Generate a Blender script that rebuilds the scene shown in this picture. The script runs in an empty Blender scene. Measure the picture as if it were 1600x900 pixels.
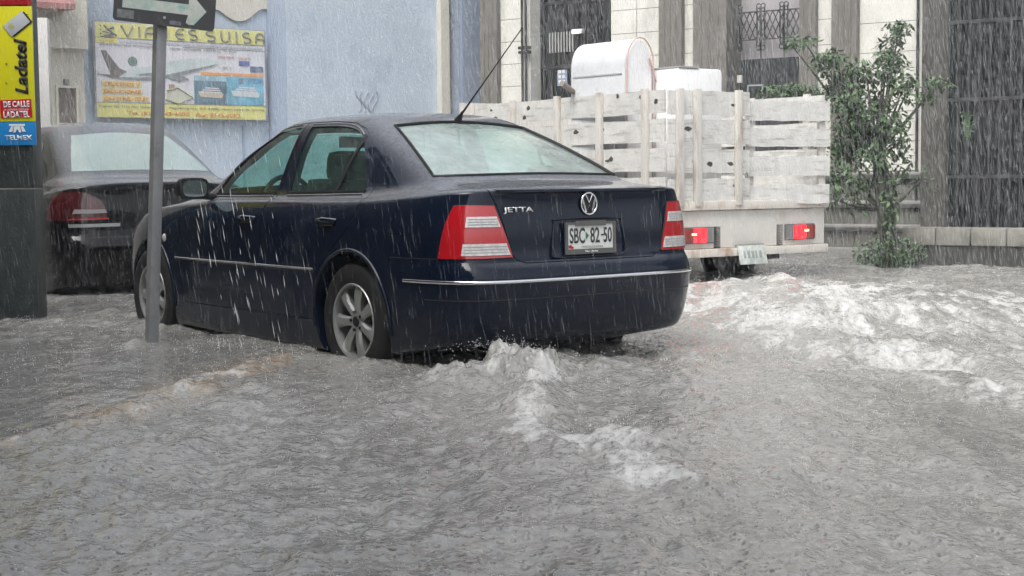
import bpy, bmesh, math, random
import numpy as np
from mathutils import Vector, Matrix
from mathutils.bvhtree import BVHTree
random.seed(7); rng = np.random.default_rng(7)
R = math.radians; PI = math.pi
SC = bpy.context.scene; COL = SC.collection

# ------------------------------------------------------------------ camera, sky, exposure
F_PX = 2302.0; CAM_H = 0.926; PITCH = 4.236; ROLL = -0.5517   # image is 1600 px wide
cd = bpy.data.cameras.new('camera'); cam = bpy.data.objects.new('camera', cd); COL.objects.link(cam)
cd.sensor_width = 36; cd.lens = 36 * F_PX / 1600; cd.clip_end = 400; cd.clip_start = 0.05
cam.matrix_world = Matrix.Translation((0, 0, CAM_H)) @ Matrix.Rotation(R(90 - PITCH), 4, 'X') @ Matrix.Rotation(R(ROLL), 4, 'Z')
SC.camera = cam
W = bpy.data.worlds.new('World'); SC.world = W; W.use_nodes = True
nt = W.node_tree; bg = nt.nodes['Background']
sky = nt.nodes.new('ShaderNodeTexSky'); sky.sky_type = 'NISHITA'; sky.sun_disc = False
sky.sun_elevation = R(55); sky.sun_rotation = R(-150); sky.air_density = 1.0; sky.dust_density = 4.0
hs = nt.nodes.new('ShaderNodeHueSaturation'); hs.inputs['Saturation'].default_value = 0.28
nt.links.new(sky.outputs[0], hs.inputs['Color']); nt.links.new(hs.outputs[0], bg.inputs[0])
bg.inputs[1].default_value = 0.13
sd = bpy.data.lights.new('overcast_sun', 'SUN'); so = bpy.data.objects.new('overcast_sun', sd); COL.objects.link(so)
sd.energy = 0.9; sd.angle = R(40); sd.color = (1, 0.985, 0.96)
_a, _e = R(-150), R(55)     # sun azimuth (0 = +Y, clockwise), elevation
sdir = Vector((math.sin(_a) * math.cos(_e), math.cos(_a) * math.cos(_e), math.sin(_e)))
so.rotation_euler = sdir.to_track_quat('Z', 'Y').to_euler()
SC.view_settings.view_transform = 'Standard'; SC.view_settings.look = 'None'
SC.view_settings.exposure = 1.3; SC.view_settings.gamma = 1; SC.view_settings.use_curve_mapping = False
SC.cycles.max_bounces = 8; SC.cycles.transparent_max_bounces = 16; SC.cycles.caustics_reflective = False
SC.cycles.caustics_refractive = False

# ------------------------------------------------------------------ helpers
CM = cam.matrix_world.to_3x3()
def ray(px, py): return (CM @ Vector(((px - 800) / F_PX, (450 - py) / F_PX, -1))).normalized()
C0 = Vector((0, 0, CAM_H))
def at(px, py, Y): r = ray(px, py); return C0 + r * (Y / r.y)
def gnd(px, py, z=0.0): r = ray(px, py); return C0 + r * ((z - CAM_H) / r.z)
class Frame:                       # a vertical plane: local x along it, y away from camera, z up
    def __init__(s, p, ang): s.p = Vector((p[0], p[1], 0)); s.a = ang; s.u = Vector((math.cos(ang), math.sin(ang), 0)); s.n = Vector((-math.sin(ang), math.cos(ang), 0))
    def loc(s, px, py, off=0.0):
        r = ray(px, py); t = ((s.p + s.n * off - C0).dot(s.n)) / r.dot(s.n); q = C0 + r * t - s.p
        return q.dot(s.u), q.z
def tag(o, label=None, cat=None, group=None, kind=None):
    if label: o['label'] = label
    if cat: o['category'] = cat
    if group: o['group'] = group
    if kind: o['kind'] = kind
    return o
def empty(name, loc, rz=0, **k):
    o = bpy.data.objects.new(name, None); COL.objects.link(o); o.location = loc; o.rotation_euler = (0, 0, rz)
    o.empty_display_size = 0.1; return tag(o, **k)
def link(name, me, parent=None, mats=None, smooth=None):
    o = bpy.data.objects.new(name, me); COL.objects.link(o)
    if parent is not None: o.parent = parent
    if mats:
        if not isinstance(mats, (list, tuple)): mats = [mats]
        me.materials.clear()
        for m in mats: me.materials.append(m)
    if smooth is not None: shade(me, smooth)
    return o
def shade(me, ang):
    me.polygons.foreach_set('use_smooth', [ang > 0] * len(me.polygons))
    if ang > 0 and ang < 180: me.set_sharp_from_angle(angle=R(ang))
def copy_tree(o, parent=None):
    c = o.copy(); COL.objects.link(c)
    if parent is not None: c.parent = parent
    for ch in [x for x in COL.objects if x.parent == o]: copy_tree(ch, c)
    return c
class MB:
    def __init__(s): s.v = []; s.f = []; s.m = []
    def add(s, vs, fs, mi=0):
        b = len(s.v); s.v += [tuple(v) for v in vs]; s.f += [tuple(i + b for i in f) for f in fs]; s.m += [mi] * len(fs)
    def box(s, x0, x1, y0, y1, z0, z1, mi=0, M=None):
        vs = [Vector(p) for p in ((x0,y0,z0),(x1,y0,z0),(x1,y1,z0),(x0,y1,z0),(x0,y0,z1),(x1,y0,z1),(x1,y1,z1),(x0,y1,z1))]
        if M is not None: vs = [M @ v for v in vs]
        s.add(vs, [(0,3,2,1),(4,5,6,7),(0,1,5,4),(1,2,6,5),(2,3,7,6),(3,0,4,7)], mi)
    def tube(s, pts, r, n=8, mi=0, caps=True):
        pts = [Vector(p) for p in pts]; rs = r if isinstance(r, (list, tuple)) else [r] * len(pts)
        rings = []; up = None
        for i, p in enumerate(pts):
            t = (pts[min(i+1, len(pts)-1)] - pts[max(i-1, 0)]).normalized()
            if up is None: up = Vector((0,0,1)) if abs(t.z) < .9 else Vector((1,0,0))
            a = t.cross(up).normalized(); b = a.cross(t).normalized(); up = b
            rings.append([p + (a*math.cos(2*PI*k/n) + b*math.sin(2*PI*k/n)) * rs[i] for k in range(n)])
        vs = [v for rg in rings for v in rg]; fs = []
        for i in range(len(pts)-1):
            for k in range(n): fs.append((i*n+k, i*n+(k+1)%n, (i+1)*n+(k+1)%n, (i+1)*n+k))
        if caps: fs.append(tuple(range(n))); fs.append(tuple((len(pts)-1)*n + k for k in reversed(range(n))))
        s.add(vs, fs, mi)
    def lathe(s, prof, axis_y0=0.0, n=40, mi=0, c=(0,0,0)):        # profile (r, y) about local Y axis
        vs = []; m = len(prof)
        for k in range(n):
            a = 2*PI*k/n
            for r, y in prof: vs.append((c[0]+r*math.cos(a), c[1]+y, c[2]+r*math.sin(a)))
        fs = [(k*m+j, k*m+j+1, ((k+1)%n)*m+j+1, ((k+1)%n)*m+j) for k in range(n) for j in range(m-1)]
        s.add(vs, fs, mi)
    def prism(s, poly, d0, d1, plane='xz', mi=0, M=None):           # polygon extruded across the plane
        def P(a, b, d): return {'xz': Vector((a, d, b)), 'yz': Vector((d, a, b)), 'xy': Vector((a, b, d))}[plane]
        n = len(poly); vs = [P(a, b, d0) for a, b in poly] + [P(a, b, d1) for a, b in poly]
        if M is not None: vs = [M @ v for v in vs]
        s.add(vs, [tuple(range(n)), tuple(reversed(range(n, 2*n)))] + [(i, (i+1)%n, n+(i+1)%n, n+i) for i in range(n)], mi)
    def mesh(s, name='m', fix=True):
        me = bpy.data.meshes.new(name); me.from_pydata(s.v, [], s.f); me.polygons.foreach_set('material_index', s.m)
        if fix:
            bm = bmesh.new(); bm.from_mesh(me); bmesh.ops.recalc_face_normals(bm, faces=bm.faces); bm.to_mesh(me); bm.free()
        return me
    def build(s, name, mats, parent=None, smooth=0, bevel=0):
        me = s.mesh(name)
        if bevel:
            bm = bmesh.new(); bm.from_mesh(me)
            bmesh.ops.bevel(bm, geom=[e for e in bm.edges if len(e.link_faces) == 2 and e.calc_face_angle(0) > .5], offset=bevel, segments=2, affect='EDGES', profile=.6)
            bm.to_mesh(me); bm.free(); smooth = smooth or 40
        return link(name, me, parent, mats, smooth)
def linB(name, *a, **k): return None
# ------------------------------------------------------------------ materials
def nodes(name):
    m = bpy.data.materials.new(name); m.use_nodes = True; t = m.node_tree
    return m, t, t.nodes['Principled BSDF'], t.nodes, t.links
def N(t, kind, **k):
    n = t.nodes.new(kind)
    for a, b in k.items():
        if a in n.inputs: n.inputs[a].default_value = b
        else: setattr(n, a, b)
    return n
def mat(name, col, rough=.5, metal=0, var=0.0, vscale=4, bump=0, bscale=60, coat=0, spec=.5, alpha=1, stain=None, sscale=2.5, samt=.5, sstretch=(1,1,1), trans=0, emit=None, es=0):
    m, t, b, ns, L = nodes(name)
    b.inputs['Base Color'].default_value = (*col, 1); b.inputs['Roughness'].default_value = rough
    b.inputs['Metallic'].default_value = metal; b.inputs['Coat Weight'].default_value = coat; b.inputs['Coat Roughness'].default_value = .06
    b.inputs['Specular IOR Level'].default_value = spec; b.inputs['Alpha'].default_value = alpha; b.inputs['Transmission Weight'].default_value = trans
    if emit: b.inputs['Emission Color'].default_value = (*emit, 1); b.inputs['Emission Strength'].default_value = es
    tc = N(t, 'ShaderNodeTexCoord')
    cur = None
    if var:
        n = N(t, 'ShaderNodeTexNoise', Scale=vscale, Detail=6, Roughness=.6); L.new(tc.outputs['Object'], n.inputs['Vector'])
        r = N(t, 'ShaderNodeMapRange'); r.inputs[1].default_value = .3; r.inputs[2].default_value = .7
        r.inputs[3].default_value = 1 - var; r.inputs[4].default_value = 1 + var; L.new(n.outputs['Fac'], r.inputs[0])
        x = N(t, 'ShaderNodeVectorMath', operation='SCALE'); x.inputs[0].default_value = col; L.new(r.outputs[0], x.inputs['Scale']); cur = x.outputs[0]
    if stain:
        mp = N(t, 'ShaderNodeMapping'); mp.inputs['Scale'].default_value = sstretch; L.new(tc.outputs['Object'], mp.inputs[0])
        n = N(t, 'ShaderNodeTexNoise', Scale=sscale, Detail=8, Roughness=.65); L.new(mp.outputs[0], n.inputs['Vector'])
        r = N(t, 'ShaderNodeMapRange'); r.inputs[1].default_value = .62 - samt*.22; r.inputs[2].default_value = .72; L.new(n.outputs['Fac'], r.inputs[0])
        mx = N(t, 'ShaderNodeMix', data_type='RGBA'); L.new(r.outputs[0], mx.inputs['Factor'])
        if cur: L.new(cur, mx.inputs[6])
        else: mx.inputs[6].default_value = (*col, 1)
        mx.inputs[7].default_value = (*stain, 1); cur = mx.outputs[2]
    if cur: L.new(cur, b.inputs['Base Color'])
    if bump:
        n = N(t, 'ShaderNodeTexNoise', Scale=bscale, Detail=4); L.new(tc.outputs['Object'], n.inputs['Vector'])
        bp = N(t, 'ShaderNodeBump', Strength=bump, Distance=.01); L.new(n.outputs['Fac'], bp.inputs['Height']); L.new(bp.outputs[0], b.inputs['Normal'])
    return m
def paint_mat(name, col, flake=0.0):
    # glossy car paint covered with rain beads: base + clear coat, bead bump from voronoi
    m, t, b, ns, L = nodes(name)
    b.inputs['Base Color'].default_value = (*col, 1); b.inputs['Roughness'].default_value = .45; b.inputs['Specular IOR Level'].default_value = .05
    b.inputs['Coat Weight'].default_value = .85; b.inputs['Coat Roughness'].default_value = .04; b.inputs['Coat IOR'].default_value = 1.42
    tc = N(t, 'ShaderNodeTexCoord')
    v = N(t, 'ShaderNodeTexVoronoi', Scale=70, Randomness=1); v.feature = 'F1'; L.new(tc.outputs['Object'], v.inputs['Vector'])
    r = N(t, 'ShaderNodeMapRange'); r.inputs[1].default_value = .12; r.inputs[2].default_value = .38; r.inputs[3].default_value = 1; r.inputs[4].default_value = 0
    L.new(v.outputs['Distance'], r.inputs[0])
    n = N(t, 'ShaderNodeTexNoise', Scale=28, Detail=5); L.new(tc.outputs['Object'], n.inputs['Vector'])
    mm = N(t, 'ShaderNodeMath', operation='MULTIPLY'); L.new(r.outputs[0], mm.inputs[0]); L.new(n.outputs['Fac'], mm.inputs[1])
    bp = N(t, 'ShaderNodeBump', Strength=.10, Distance=.004); L.new(mm.outputs[0], bp.inputs['Height'])
    # sky sheen of the rain film painted in: faces that look up go paler
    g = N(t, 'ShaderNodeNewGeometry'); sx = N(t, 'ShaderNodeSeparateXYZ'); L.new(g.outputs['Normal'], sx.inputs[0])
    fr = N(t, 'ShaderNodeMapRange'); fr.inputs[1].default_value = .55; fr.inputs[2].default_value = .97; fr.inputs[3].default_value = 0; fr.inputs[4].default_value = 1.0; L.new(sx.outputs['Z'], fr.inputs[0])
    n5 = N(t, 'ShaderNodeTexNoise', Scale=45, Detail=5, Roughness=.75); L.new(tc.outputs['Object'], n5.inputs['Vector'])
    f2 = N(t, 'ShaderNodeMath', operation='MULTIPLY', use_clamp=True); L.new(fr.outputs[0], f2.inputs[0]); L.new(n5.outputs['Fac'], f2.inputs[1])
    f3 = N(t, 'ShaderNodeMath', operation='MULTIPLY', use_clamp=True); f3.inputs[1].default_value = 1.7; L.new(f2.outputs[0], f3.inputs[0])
    sheen_mix = N(t, 'ShaderNodeMix', data_type='RGBA'); L.new(f3.outputs[0], sheen_mix.inputs['Factor']); sheen_mix.inputs[6].default_value = (*col, 1); sheen_mix.inputs[7].default_value = (.175, .185, .205, 1); L.new(sheen_mix.outputs[2], b.inputs['Base Color'])
    L.new(bp.outputs[0], b.inputs['Coat Normal']); L.new(bp.outputs[0], b.inputs['Normal'])
    return m
M = {}
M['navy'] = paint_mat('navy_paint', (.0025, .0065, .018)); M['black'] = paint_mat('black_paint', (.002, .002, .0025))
M['dark'] = mat('black_trim', (.006, .006, .007), .6); M['rubber'] = mat('tyre_rubber', (.006, .006, .006), .75, bump=.1)
M['cloth'] = mat('seat_cloth', (.012, .013, .014), .9)
M['chrome'] = mat('chrome', (.75, .76, .78), .15, 1); M['alloy'] = mat('alloy', (.36, .37, .36), .38, .6, bump=.05)
M['red'] = mat('red_lens', (.42, .006, .012), .18, coat=1); M['clear'] = mat('clear_lens', (.58, .56, .55), .2, 0, var=.25, vscale=40, coat=1)
M['redlit'] = mat('lit_red_lens', (.7, .01, .02), .25, emit=(1, .02, .03), es=.75)
M['amber'] = mat('lit_bulb', (.9, .4, .1), .3, emit=(1, .35, .12), es=3)
M['darkred'] = mat('dark_red_lens', (.22, .02, .015), .3, coat=.5)
M['white'] = mat('white_paint', (.62, .61, .58), .5, var=.08); M['bright'] = mat('bright_white_plastic', (.8, .8, .8), .35, var=.04)
M['plate'] = mat('plate_white', (.62, .63, .60), .4); M['plateink'] = mat('plate_ink', (.03, .035, .04), .5); M['green'] = mat('plate_green', (.02, .16, .09), .5)
M['plateframe'] = mat('plate_frame', (.10, .10, .095), .5)
def glass(name, col, alpha, rough=.03, bead=.25):
    m, t, b, ns, L = nodes(name); out = ns['Material Output']
    b.inputs['Base Color'].default_value = (*col, 1); b.inputs['Roughness'].default_value = rough; b.inputs['Coat Weight'].default_value = 1; b.inputs['Coat Roughness'].default_value = .05
    b.inputs['IOR'].default_value = 1.5
    tc = N(t, 'ShaderNodeTexCoord'); v = N(t, 'ShaderNodeTexNoise', Scale=60, Detail=3); L.new(tc.outputs['Object'], v.inputs['Vector'])
    bp = N(t, 'ShaderNodeBump', Strength=bead, Distance=.004); L.new(v.outputs['Fac'], bp.inputs['Height']); L.new(bp.outputs[0], b.inputs['Coat Normal'])
    tr = N(t, 'ShaderNodeBsdfTransparent'); tr.inputs[0].default_value = (.62, .86, .80, 1)
    mx = N(t, 'ShaderNodeMixShader')
    n2 = N(t, 'ShaderNodeTexNoise', Scale=9, Detail=6, Roughness=.7); L.new(tc.outputs['Object'], n2.inputs['Vector'])
    r = N(t, 'ShaderNodeMapRange'); r.inputs[1].default_value = .3; r.inputs[2].default_value = .7; r.inputs[3].default_value = max(0, alpha-.13); r.inputs[4].default_value = min(1, alpha+.13)
    L.new(n2.outputs['Fac'], r.inputs[0]); L.new(r.outputs[0], mx.inputs[0]); L.new(tr.outputs[0], mx.inputs[1]); L.new(b.outputs[0], mx.inputs[2]); L.new(mx.outputs[0], out.inputs[0])
    return m
M['sideglass'] = glass('side_window_glass', (.10, .16, .14), .22)
M['rearglass'] = glass('wet_rear_glass', (.48, .58, .55), .66, .12)

# ------------------------------------------------------------------ curve utilities
def smooth_line(pts, n, closed=False):
    P = [Vector(p) for p in pts]; out = []
    k = len(P)
    for i in range(k - 1):
        p0 = P[max(i-1, 0)]; p1 = P[i]; p2 = P[i+1]; p3 = P[min(i+2, k-1)]
        for j in range(n):
            t = j / n; out.append(.5*((2*p1) + (p2-p0)*t + (2*p0-5*p1+4*p2-p3)*t*t + (3*p1-p0-3*p2+p3)*t**3))
    out.append(P[-1]); return out
def resample(pts, n):
    P = [Vector(p) for p in pts]; d = [0]
    for a, b in zip(P, P[1:]): d.append(d[-1] + (b-a).length)
    out = []
    for i in range(n + 1):
        s = d[-1]*i/n; j = max(k for k in range(len(d)) if d[k] <= s + 1e-9); j = min(j, len(P)-2)
        out.append(P[j].lerp(P[j+1], (s-d[j])/max(1e-9, d[j+1]-d[j])))
    return out
def coons(bot, top, lef, rig, nu=14, nv=12):      # bot/top run lef->rig, lef/rig run bot->top ; 2-D points
    B = resample(bot, nu); T = resample(top, nu); Lf = resample(lef, nv); Rg = resample(rig, nv); g = []
    for j in range(nv + 1):
        v = j/nv; row = []
        for i in range(nu + 1):
            u = i/nu
            row.append((1-v)*B[i] + v*T[i] + (1-u)*Lf[j] + u*Rg[j] - ((1-u)*(1-v)*B[0] + u*(1-v)*B[-1] + (1-u)*v*T[0] + u*v*T[-1]))
        g.append(row)
    return g
class Surf:
    def __init__(s, me): s.b = BVHTree.FromPolygons([v.co.copy() for v in me.vertices], [tuple(p.vertices) for p in me.polygons])
    def cast(s, o, d, off=0):
        h, n, i, _ = s.b.ray_cast(Vector(o), Vector(d).normalized())
        if h is None: return None
        if n.dot(Vector(d)) > 0: n = -n
        return h + n*off
    def side(s, x, z, off=0, sg=1): return s.cast((x, 3*sg, z), (0, -sg, 0), off)
    def back(s, y, z, off=0): return s.cast((-4, y, z), (1, 0, 0), off)
    def front(s, y, z, off=0): return s.cast((6, y, z), (-1, 0, 0), off)
    def wrap(s, u, z, off=0):
        sg = 1 if u >= 0 else -1; a = abs(u)
        if a <= .5: return s.back(sg*a, z, off)
        if a <= .9:
            th = (a-.5)/.4*PI/2; d = Vector((-math.cos(th), sg*math.sin(th), 0)); o = Vector((-.6, sg*.5, z)); return s.cast(o + d*2, -d, off)
        return s.side(-.6 + (a-.9), z, off, sg)
def patch(grid, fn, off=.003, skirt=.012):
    mb = MB(); nv = len(grid); nu = len(grid[0])
    top = [[fn(p[0], p[1], off) for p in row] for row in grid]
    last = Vector((0, 0, 0))
    for row in top:
        for i, q in enumerate(row):
            if q is None: row[i] = last
            last = row[i]
    vs = [p for row in top for p in row]
    mb.add(vs, [(j*nu+i, j*nu+i+1, (j+1)*nu+i+1, (j+1)*nu+i) for j in range(nv-1) for i in range(nu-1)])
    if skirt:
        idx = [(0, i) for i in range(nu)] + [(j, nu-1) for j in range(1, nv)] + [(nv-1, i) for i in range(nu-2, -1, -1)] + [(j, 0) for j in range(nv-2, 0, -1)]
        lo = [fn(grid[j][i][0], grid[j][i][1], off-skirt) or top[j][i] for j, i in idx]; b = len(mb.v); n = len(idx)
        mb.v += [tuple(p) for p in lo]
        for k in range(n):
            a = idx[k][0]*nu + idx[k][1]; c = idx[(k+1)%n][0]*nu + idx[(k+1)%n][1]
            mb.f.append((a, c, b+(k+1)%n, b+k)); mb.m.append(0)
    return mb
def evalmesh(o):
    dg = bpy.context.evaluated_depsgraph_get(); dg.update()
    return bpy.data.meshes.new_from_object(o.evaluated_get(dg))
def boolean(me, cutter, op='DIFFERENCE'):
    a = bpy.data.objects.new('tmp_a', me); b = bpy.data.objects.new('tmp_b', cutter); COL.objects.link(a); COL.objects.link(b)
    md = a.modifiers.new('b', 'BOOLEAN'); md.object = b; md.operation = op; md.solver = 'EXACT'
    r = evalmesh(a); bpy.data.objects.remove(a); bpy.data.objects.remove(b); return r
def text_obj(s, name, material, parent, w, h, M4, extrude=.001, bold=0.0, shear=0.0, anchor='c'):
    cu = bpy.data.curves.new('t', 'FONT'); cu.body = s; cu.size = 1; cu.extrude = 0.0; cu.offset = bold; cu.shear = shear; cu.resolution_u = 4
    o = bpy.data.objects.new('t', cu); COL.objects.link(o); me = evalmesh(o); bpy.data.objects.remove(o)
    co = np.array([v.co[:] for v in me.vertices]); lo = co.min(0); hi = co.max(0)
    sx = w/(hi[0]-lo[0]); sy = h/(hi[1]-lo[1])
    bm = bmesh.new(); bm.from_mesh(me)
    for v in bm.verts: v.co = Vector(((v.co.x-(lo[0]+hi[0])/2)*sx, (v.co.y-(lo[1]+hi[1])/2)*sy, 0))
    g = bmesh.ops.extrude_face_region(bm, geom=bm.faces[:]); bmesh.ops.translate(bm, verts=[e for e in g['geom'] if isinstance(e, bmesh.types.BMVert)], vec=(0, 0, extrude))
    bmesh.ops.recalc_face_normals(bm, faces=bm.faces)
    bm.transform(M4); bm.to_mesh(me); bm.free()
    return link(name, me, parent, material)
def basis(o, x, y):     # matrix whose X and Y are given, Z their cross product
    x = Vector(x).normalized(); z = x.cross(Vector(y)).normalized(); y = z.cross(x)
    m = Matrix((x, y, z)).transposed().to_4x4(); m.translation = Vector(o); return m

# ================================================================== THE SETTING
def structure(name, me, m): return tag(link(name, me, None, m), kind='structure')
mb = MB(); mb.box(-90, 90, -60, 160, -.6, -.13)
structure('road', mb.mesh(), mat('wet_asphalt', (.05, .05, .05), .4, var=.3))
KERB = [gnd(-120, 745), gnd(30, 690), gnd(160, 652), gnd(300, 606), gnd(430, 565)]
KERB += [Vector((-1.42, 8.3, 0)), Vector((-2.1, 9.2, 0)), Vector((-3.6, 11.1, 0)), Vector((-8, 17, 0))]
kb = [Vector((-3.2, 1.5, 0))] + KERB
mb = MB(); mb.prism([(p.x-.16, p.y-.02) for p in kb] + [(-30, 17), (-30, 1.5)], -.5, -.02, 'xy')
structure('sidewalk', mb.mesh(), mat('wet_pavement', (.12, .115, .11), .35, var=.3))
# painted kerb: a row of stones whose crown just reaches the water
mb = MB(); ks = smooth_line([(p.x, p.y, 0) for p in kb], 10)
for i in range(len(ks)-1):
    a, b = ks[i], ks[i+1]; t = (b-a).normalized(); n = Vector((t.y, -t.x, 0)) * .09
    zt = -.035
    vs = [a-n, a+n, b+n, b-n]
    mb.add([Vector((v.x, v.y, -.5)) for v in vs] + [Vector((v.x, v.y, zt)) for v in vs], [(0,3,2,1),(4,5,6,7),(0,1,5,4),(1,2,6,5),(2,3,7,6),(3,0,4,7)])
structure('kerb', mb.mesh(), mat('yellow_kerb_paint', (.38, .22, .05), .5, var=.3, vscale=6, stain=(.1, .09, .08), samt=.5))

# ---- the flood water
def vnoise(x, y, seed):
    xi = np.floor(x).astype(np.int64); yi = np.floor(y).astype(np.int64); fx = x-xi; fy = y-yi
    fx = fx*fx*fx*(fx*(fx*6-15)+10); fy = fy*fy*fy*(fy*(fy*6-15)+10)
    def h(a, b):
        n = (a*374761393 + b*668265263 + seed*2147483647) & 0xFFFFFFFF
        n = ((n ^ (n >> 13))*1274126177) & 0xFFFFFFFF
        return ((n ^ (n >> 16)) & 0xFFFF)/65535.0
    return (h(xi, yi)*(1-fx) + h(xi+1, yi)*fx)*(1-fy) + (h(xi, yi+1)*(1-fx) + h(xi+1, yi+1)*fx)*fy - .5
def fbm(x, y, s, o, seed, g=.5, ridge=False):
    r = np.zeros_like(x); a = 1.0; x = x/s; y = y/s
    for k in range(o):
        v = vnoise(x*(1+.01*k)+k*17.3, y+k*9.1, seed+k)
        r += a*((.5-np.abs(v)*2) if ridge else v)
        x, y = x*1.9+y*.35, y*1.9-x*.35; a *= g
    return r
def blob(X, Y, px, py, rx, ry, amp=1.0, ang=0):
    c = gnd(px, py); d = c.y; wx = rx*d/F_PX; wy = ry*d*d/(F_PX*CAM_H)
    dx = X-c.x; dy = Y-c.y
    if ang: ca, sa = math.cos(ang), math.sin(ang); dx, dy = dx*ca+dy*sa, -dx*sa+dy*ca
    return amp*np.exp(-((dx/wx)**2 + (dy/wy)**2))
def band(X, Y, pts, wpx, amp=1.0):
    P = [gnd(*p) for p in pts]; out = np.zeros_like(X)
    for a, b in zip(P, P[1:]):
        ax, ay, bx, by = a.x, a.y, b.x, b.y; L2 = (bx-ax)**2+(by-ay)**2
        t = np.clip(((X-ax)*(bx-ax)+(Y-ay)*(by-ay))/L2, 0, 1)
        d = np.hypot(X-ax-t*(bx-ax), Y-ay-t*(by-ay)); dd = ay+t*(by-ay)
        w = wpx*dd*dd/(F_PX*CAM_H)
        out = np.maximum(out, np.exp(-(d/w)**2))
    return amp*out
KY = [p.y for p in KERB[:6]]; KX = [p.x for p in KERB[:6]]
def calm_mask(X, Y):       # shallow, quieter sheet of water over the pavement, left of the kerb
    d = np.interp(Y, KY, KX) - .05 - X
    return 1/(1+np.exp(-np.clip(d/.07, -30, 30)))*np.clip((9.6-Y)/1.5, 0, 1)
def water_fields(X, Y):
    wx = X + .12*fbm(X, Y, .6, 3, 5); wy = Y + .12*fbm(X, Y, .6, 3, 15)
    foam = np.clip(fbm(wx, wy*.5, .9, 4, 201, .6)-.12, 0, 1)*.5
    for a in [(838,640,24,34,1.9),(845,610,34,14,1.2),(800,586,45,9,1.0),(765,594,40,10,1.1),(690,598,40,9,.8),(880,598,60,5,.6),(1230,560,380,90,.22),(1020,620,200,60,.16),(930,698,46,18,1.3),(1010,692,44,12,1.4),(985,732,64,20,1.4),(1040,760,60,14,1.1),(950,750,50,12,.9),
              (1060,765,80,14,.6),(860,705,40,8,.7),(1235,455,32,16,1.1),(1215,432,18,12,1.3),(1290,470,60,14,.8),(1170,490,70,18,.7),
              (1560,505,60,18,.8),(1400,495,70,14,.7),(1470,520,70,12,.7),(1230,862,16,6,.8),(1340,806,70,6,.5),(1090,560,50,5,.5),(640,610,60,9,.35),(1500,470,120,8,.6),(1390,460,80,6,.7),(1590,490,40,20,.8),
              (1300,500,80,10,.8),(330,600,70,9,.45),(90,690,60,6,.3),(1290,660,60,6,.35),(560,700,10,4,.6),(700,560,50,6,.6),(560,566,36,4,.5),(236,537,14,4,.5),(120,470,60,4,.3),(350,524,90,4,.35),(1180,440,40,10,.7),(1080,470,60,16,.6),(1060,500,50,12,.5),(30,489,30,2,.4)]:
        foam = foam + blob(wx, wy, *a)
    for pts, w, a in [([(1150,478),(1290,535),(1440,578)], 10, .95), ([(1090,470),(1200,452),(1330,470)], 12, .7), ([(1490,603),(1560,628),(1610,636)], 8, 1.0), ([(1260,512),(1420,560)], 9, .8),
                      ([(1250,440),(1420,448),(1620,470)], 6, .8), ([(1300,478),(1460,490),(1620,500)], 8, .6), ([(1400,423),(1480,421),(1600,430)], 3, .9), ([(20,694),(200,645),(300,612),(420,577)], 4, 1.0), ([(700,592),(790,580),(870,588)], 5, 1.0), ([(850,680),(900,700),(960,742),(1010,770)], 12, .55)]:
        foam = foam + band(wx, wy, pts, w, a)
    churn = blob(X, Y, 1300, 490, 330, 60, 1.0) + blob(X, Y, 1500, 540, 260, 60, .8) + blob(X, Y, 960, 700, 130, 60, .8) + blob(X, Y, 820, 560, 130, 50, 1.0)
    churn = np.clip(churn, 0, 1.2)
    # kill small waves with distance to keep the mesh clean
    far = np.clip((Y-9)/16, 0, 1)
    st = X*.8+Y*.15
    h = .045*fbm(st, Y*.7, .8, 3, 31) + .026*fbm(X, Y*.5, .24, 3, 41, .6)*(1-.4*far) + .012*fbm(X, Y*.55, .085, 3, 45, .55)*np.clip((15-Y)/6, 0, 1)
    h += .016*np.maximum(0, fbm(X, Y*.6, .34, 3, 47, .55, True)-.1)
    h += churn*(.07*fbm(X*.8, Y*.7, .75, 4, 51, .5, True)*.5 + .065*fbm(X+.2*Y, Y*.6, .26, 4, 61, .55))
    pits = np.clip(fbm(X, Y, .06, 2, 71)-.08, 0, 1); h += -.016*pits*np.clip((9-Y)/5, 0, 1)
    calm = calm_mask(X, Y); h *= 1-.72*calm
    # the mound behind the car, the trough under its bumper, ripple over the kerb
    h += (blob(wx, wy, 795, 590, 80, 15, .105) + blob(wx, wy, 900, 588, 80, 9, .05) + blob(wx, wy, 700, 592, 75, 12, .06))*(1+1.1*fbm(X, Y*.7, .16, 4, 211, .6)) + blob(wx, wy, 770, 585, 26, 7, .035) + blob(wx, wy, 560, 568, 60, 6, .022) + blob(wx, wy, 420, 530, 120, 8, .02) + blob(wx, wy, 232, 538, 14, 4, .03) - blob(wx, wy, 985, 545, 90, 18, .05) + blob(wx, wy, 1215, 445, 26, 14, .09)
    h += blob(wx, wy, 838, 620, 40, 20, .045) + blob(wx, wy, 975, 705, 100, 26, .04)*(1+1.2*fbm(X, Y*.7, .14, 4, 221, .6)) + band(wx, wy, [(820,560),(850,620),(900,680),(1000,720),(1080,770)], 14, .018) + blob(wx, wy, 1300, 500, 200, 12, .05)
    h += band(X, Y, [(1050,452),(1250,470),(1600,486)], 7, .045) + band(X, Y, [(1180,500),(1440,560)], 9, .04) + band(X, Y, [(1480,598),(1620,640)], 9, .035)
    h += band(wx, wy, [(-60,712),(30,690),(160,652),(300,606),(430,565)], 5, .018)*(1+1.2*fbm(X, Y, .12, 3, 231, .6))
    nz = fbm(X, Y*.5, .15, 5, 81, .68)+.6*fbm(X, Y*.6, .7, 3, 91)
    fm = np.clip(foam*.66*(.75+1.2*nz) + .26*np.clip(churn, 0, 1)*(1+nz), 0, 1)
    h += fm*(.002+.012*fbm(X, Y*.6, .09, 3, 101, .6))*(1-.5*far)
    return h, fm
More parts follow.
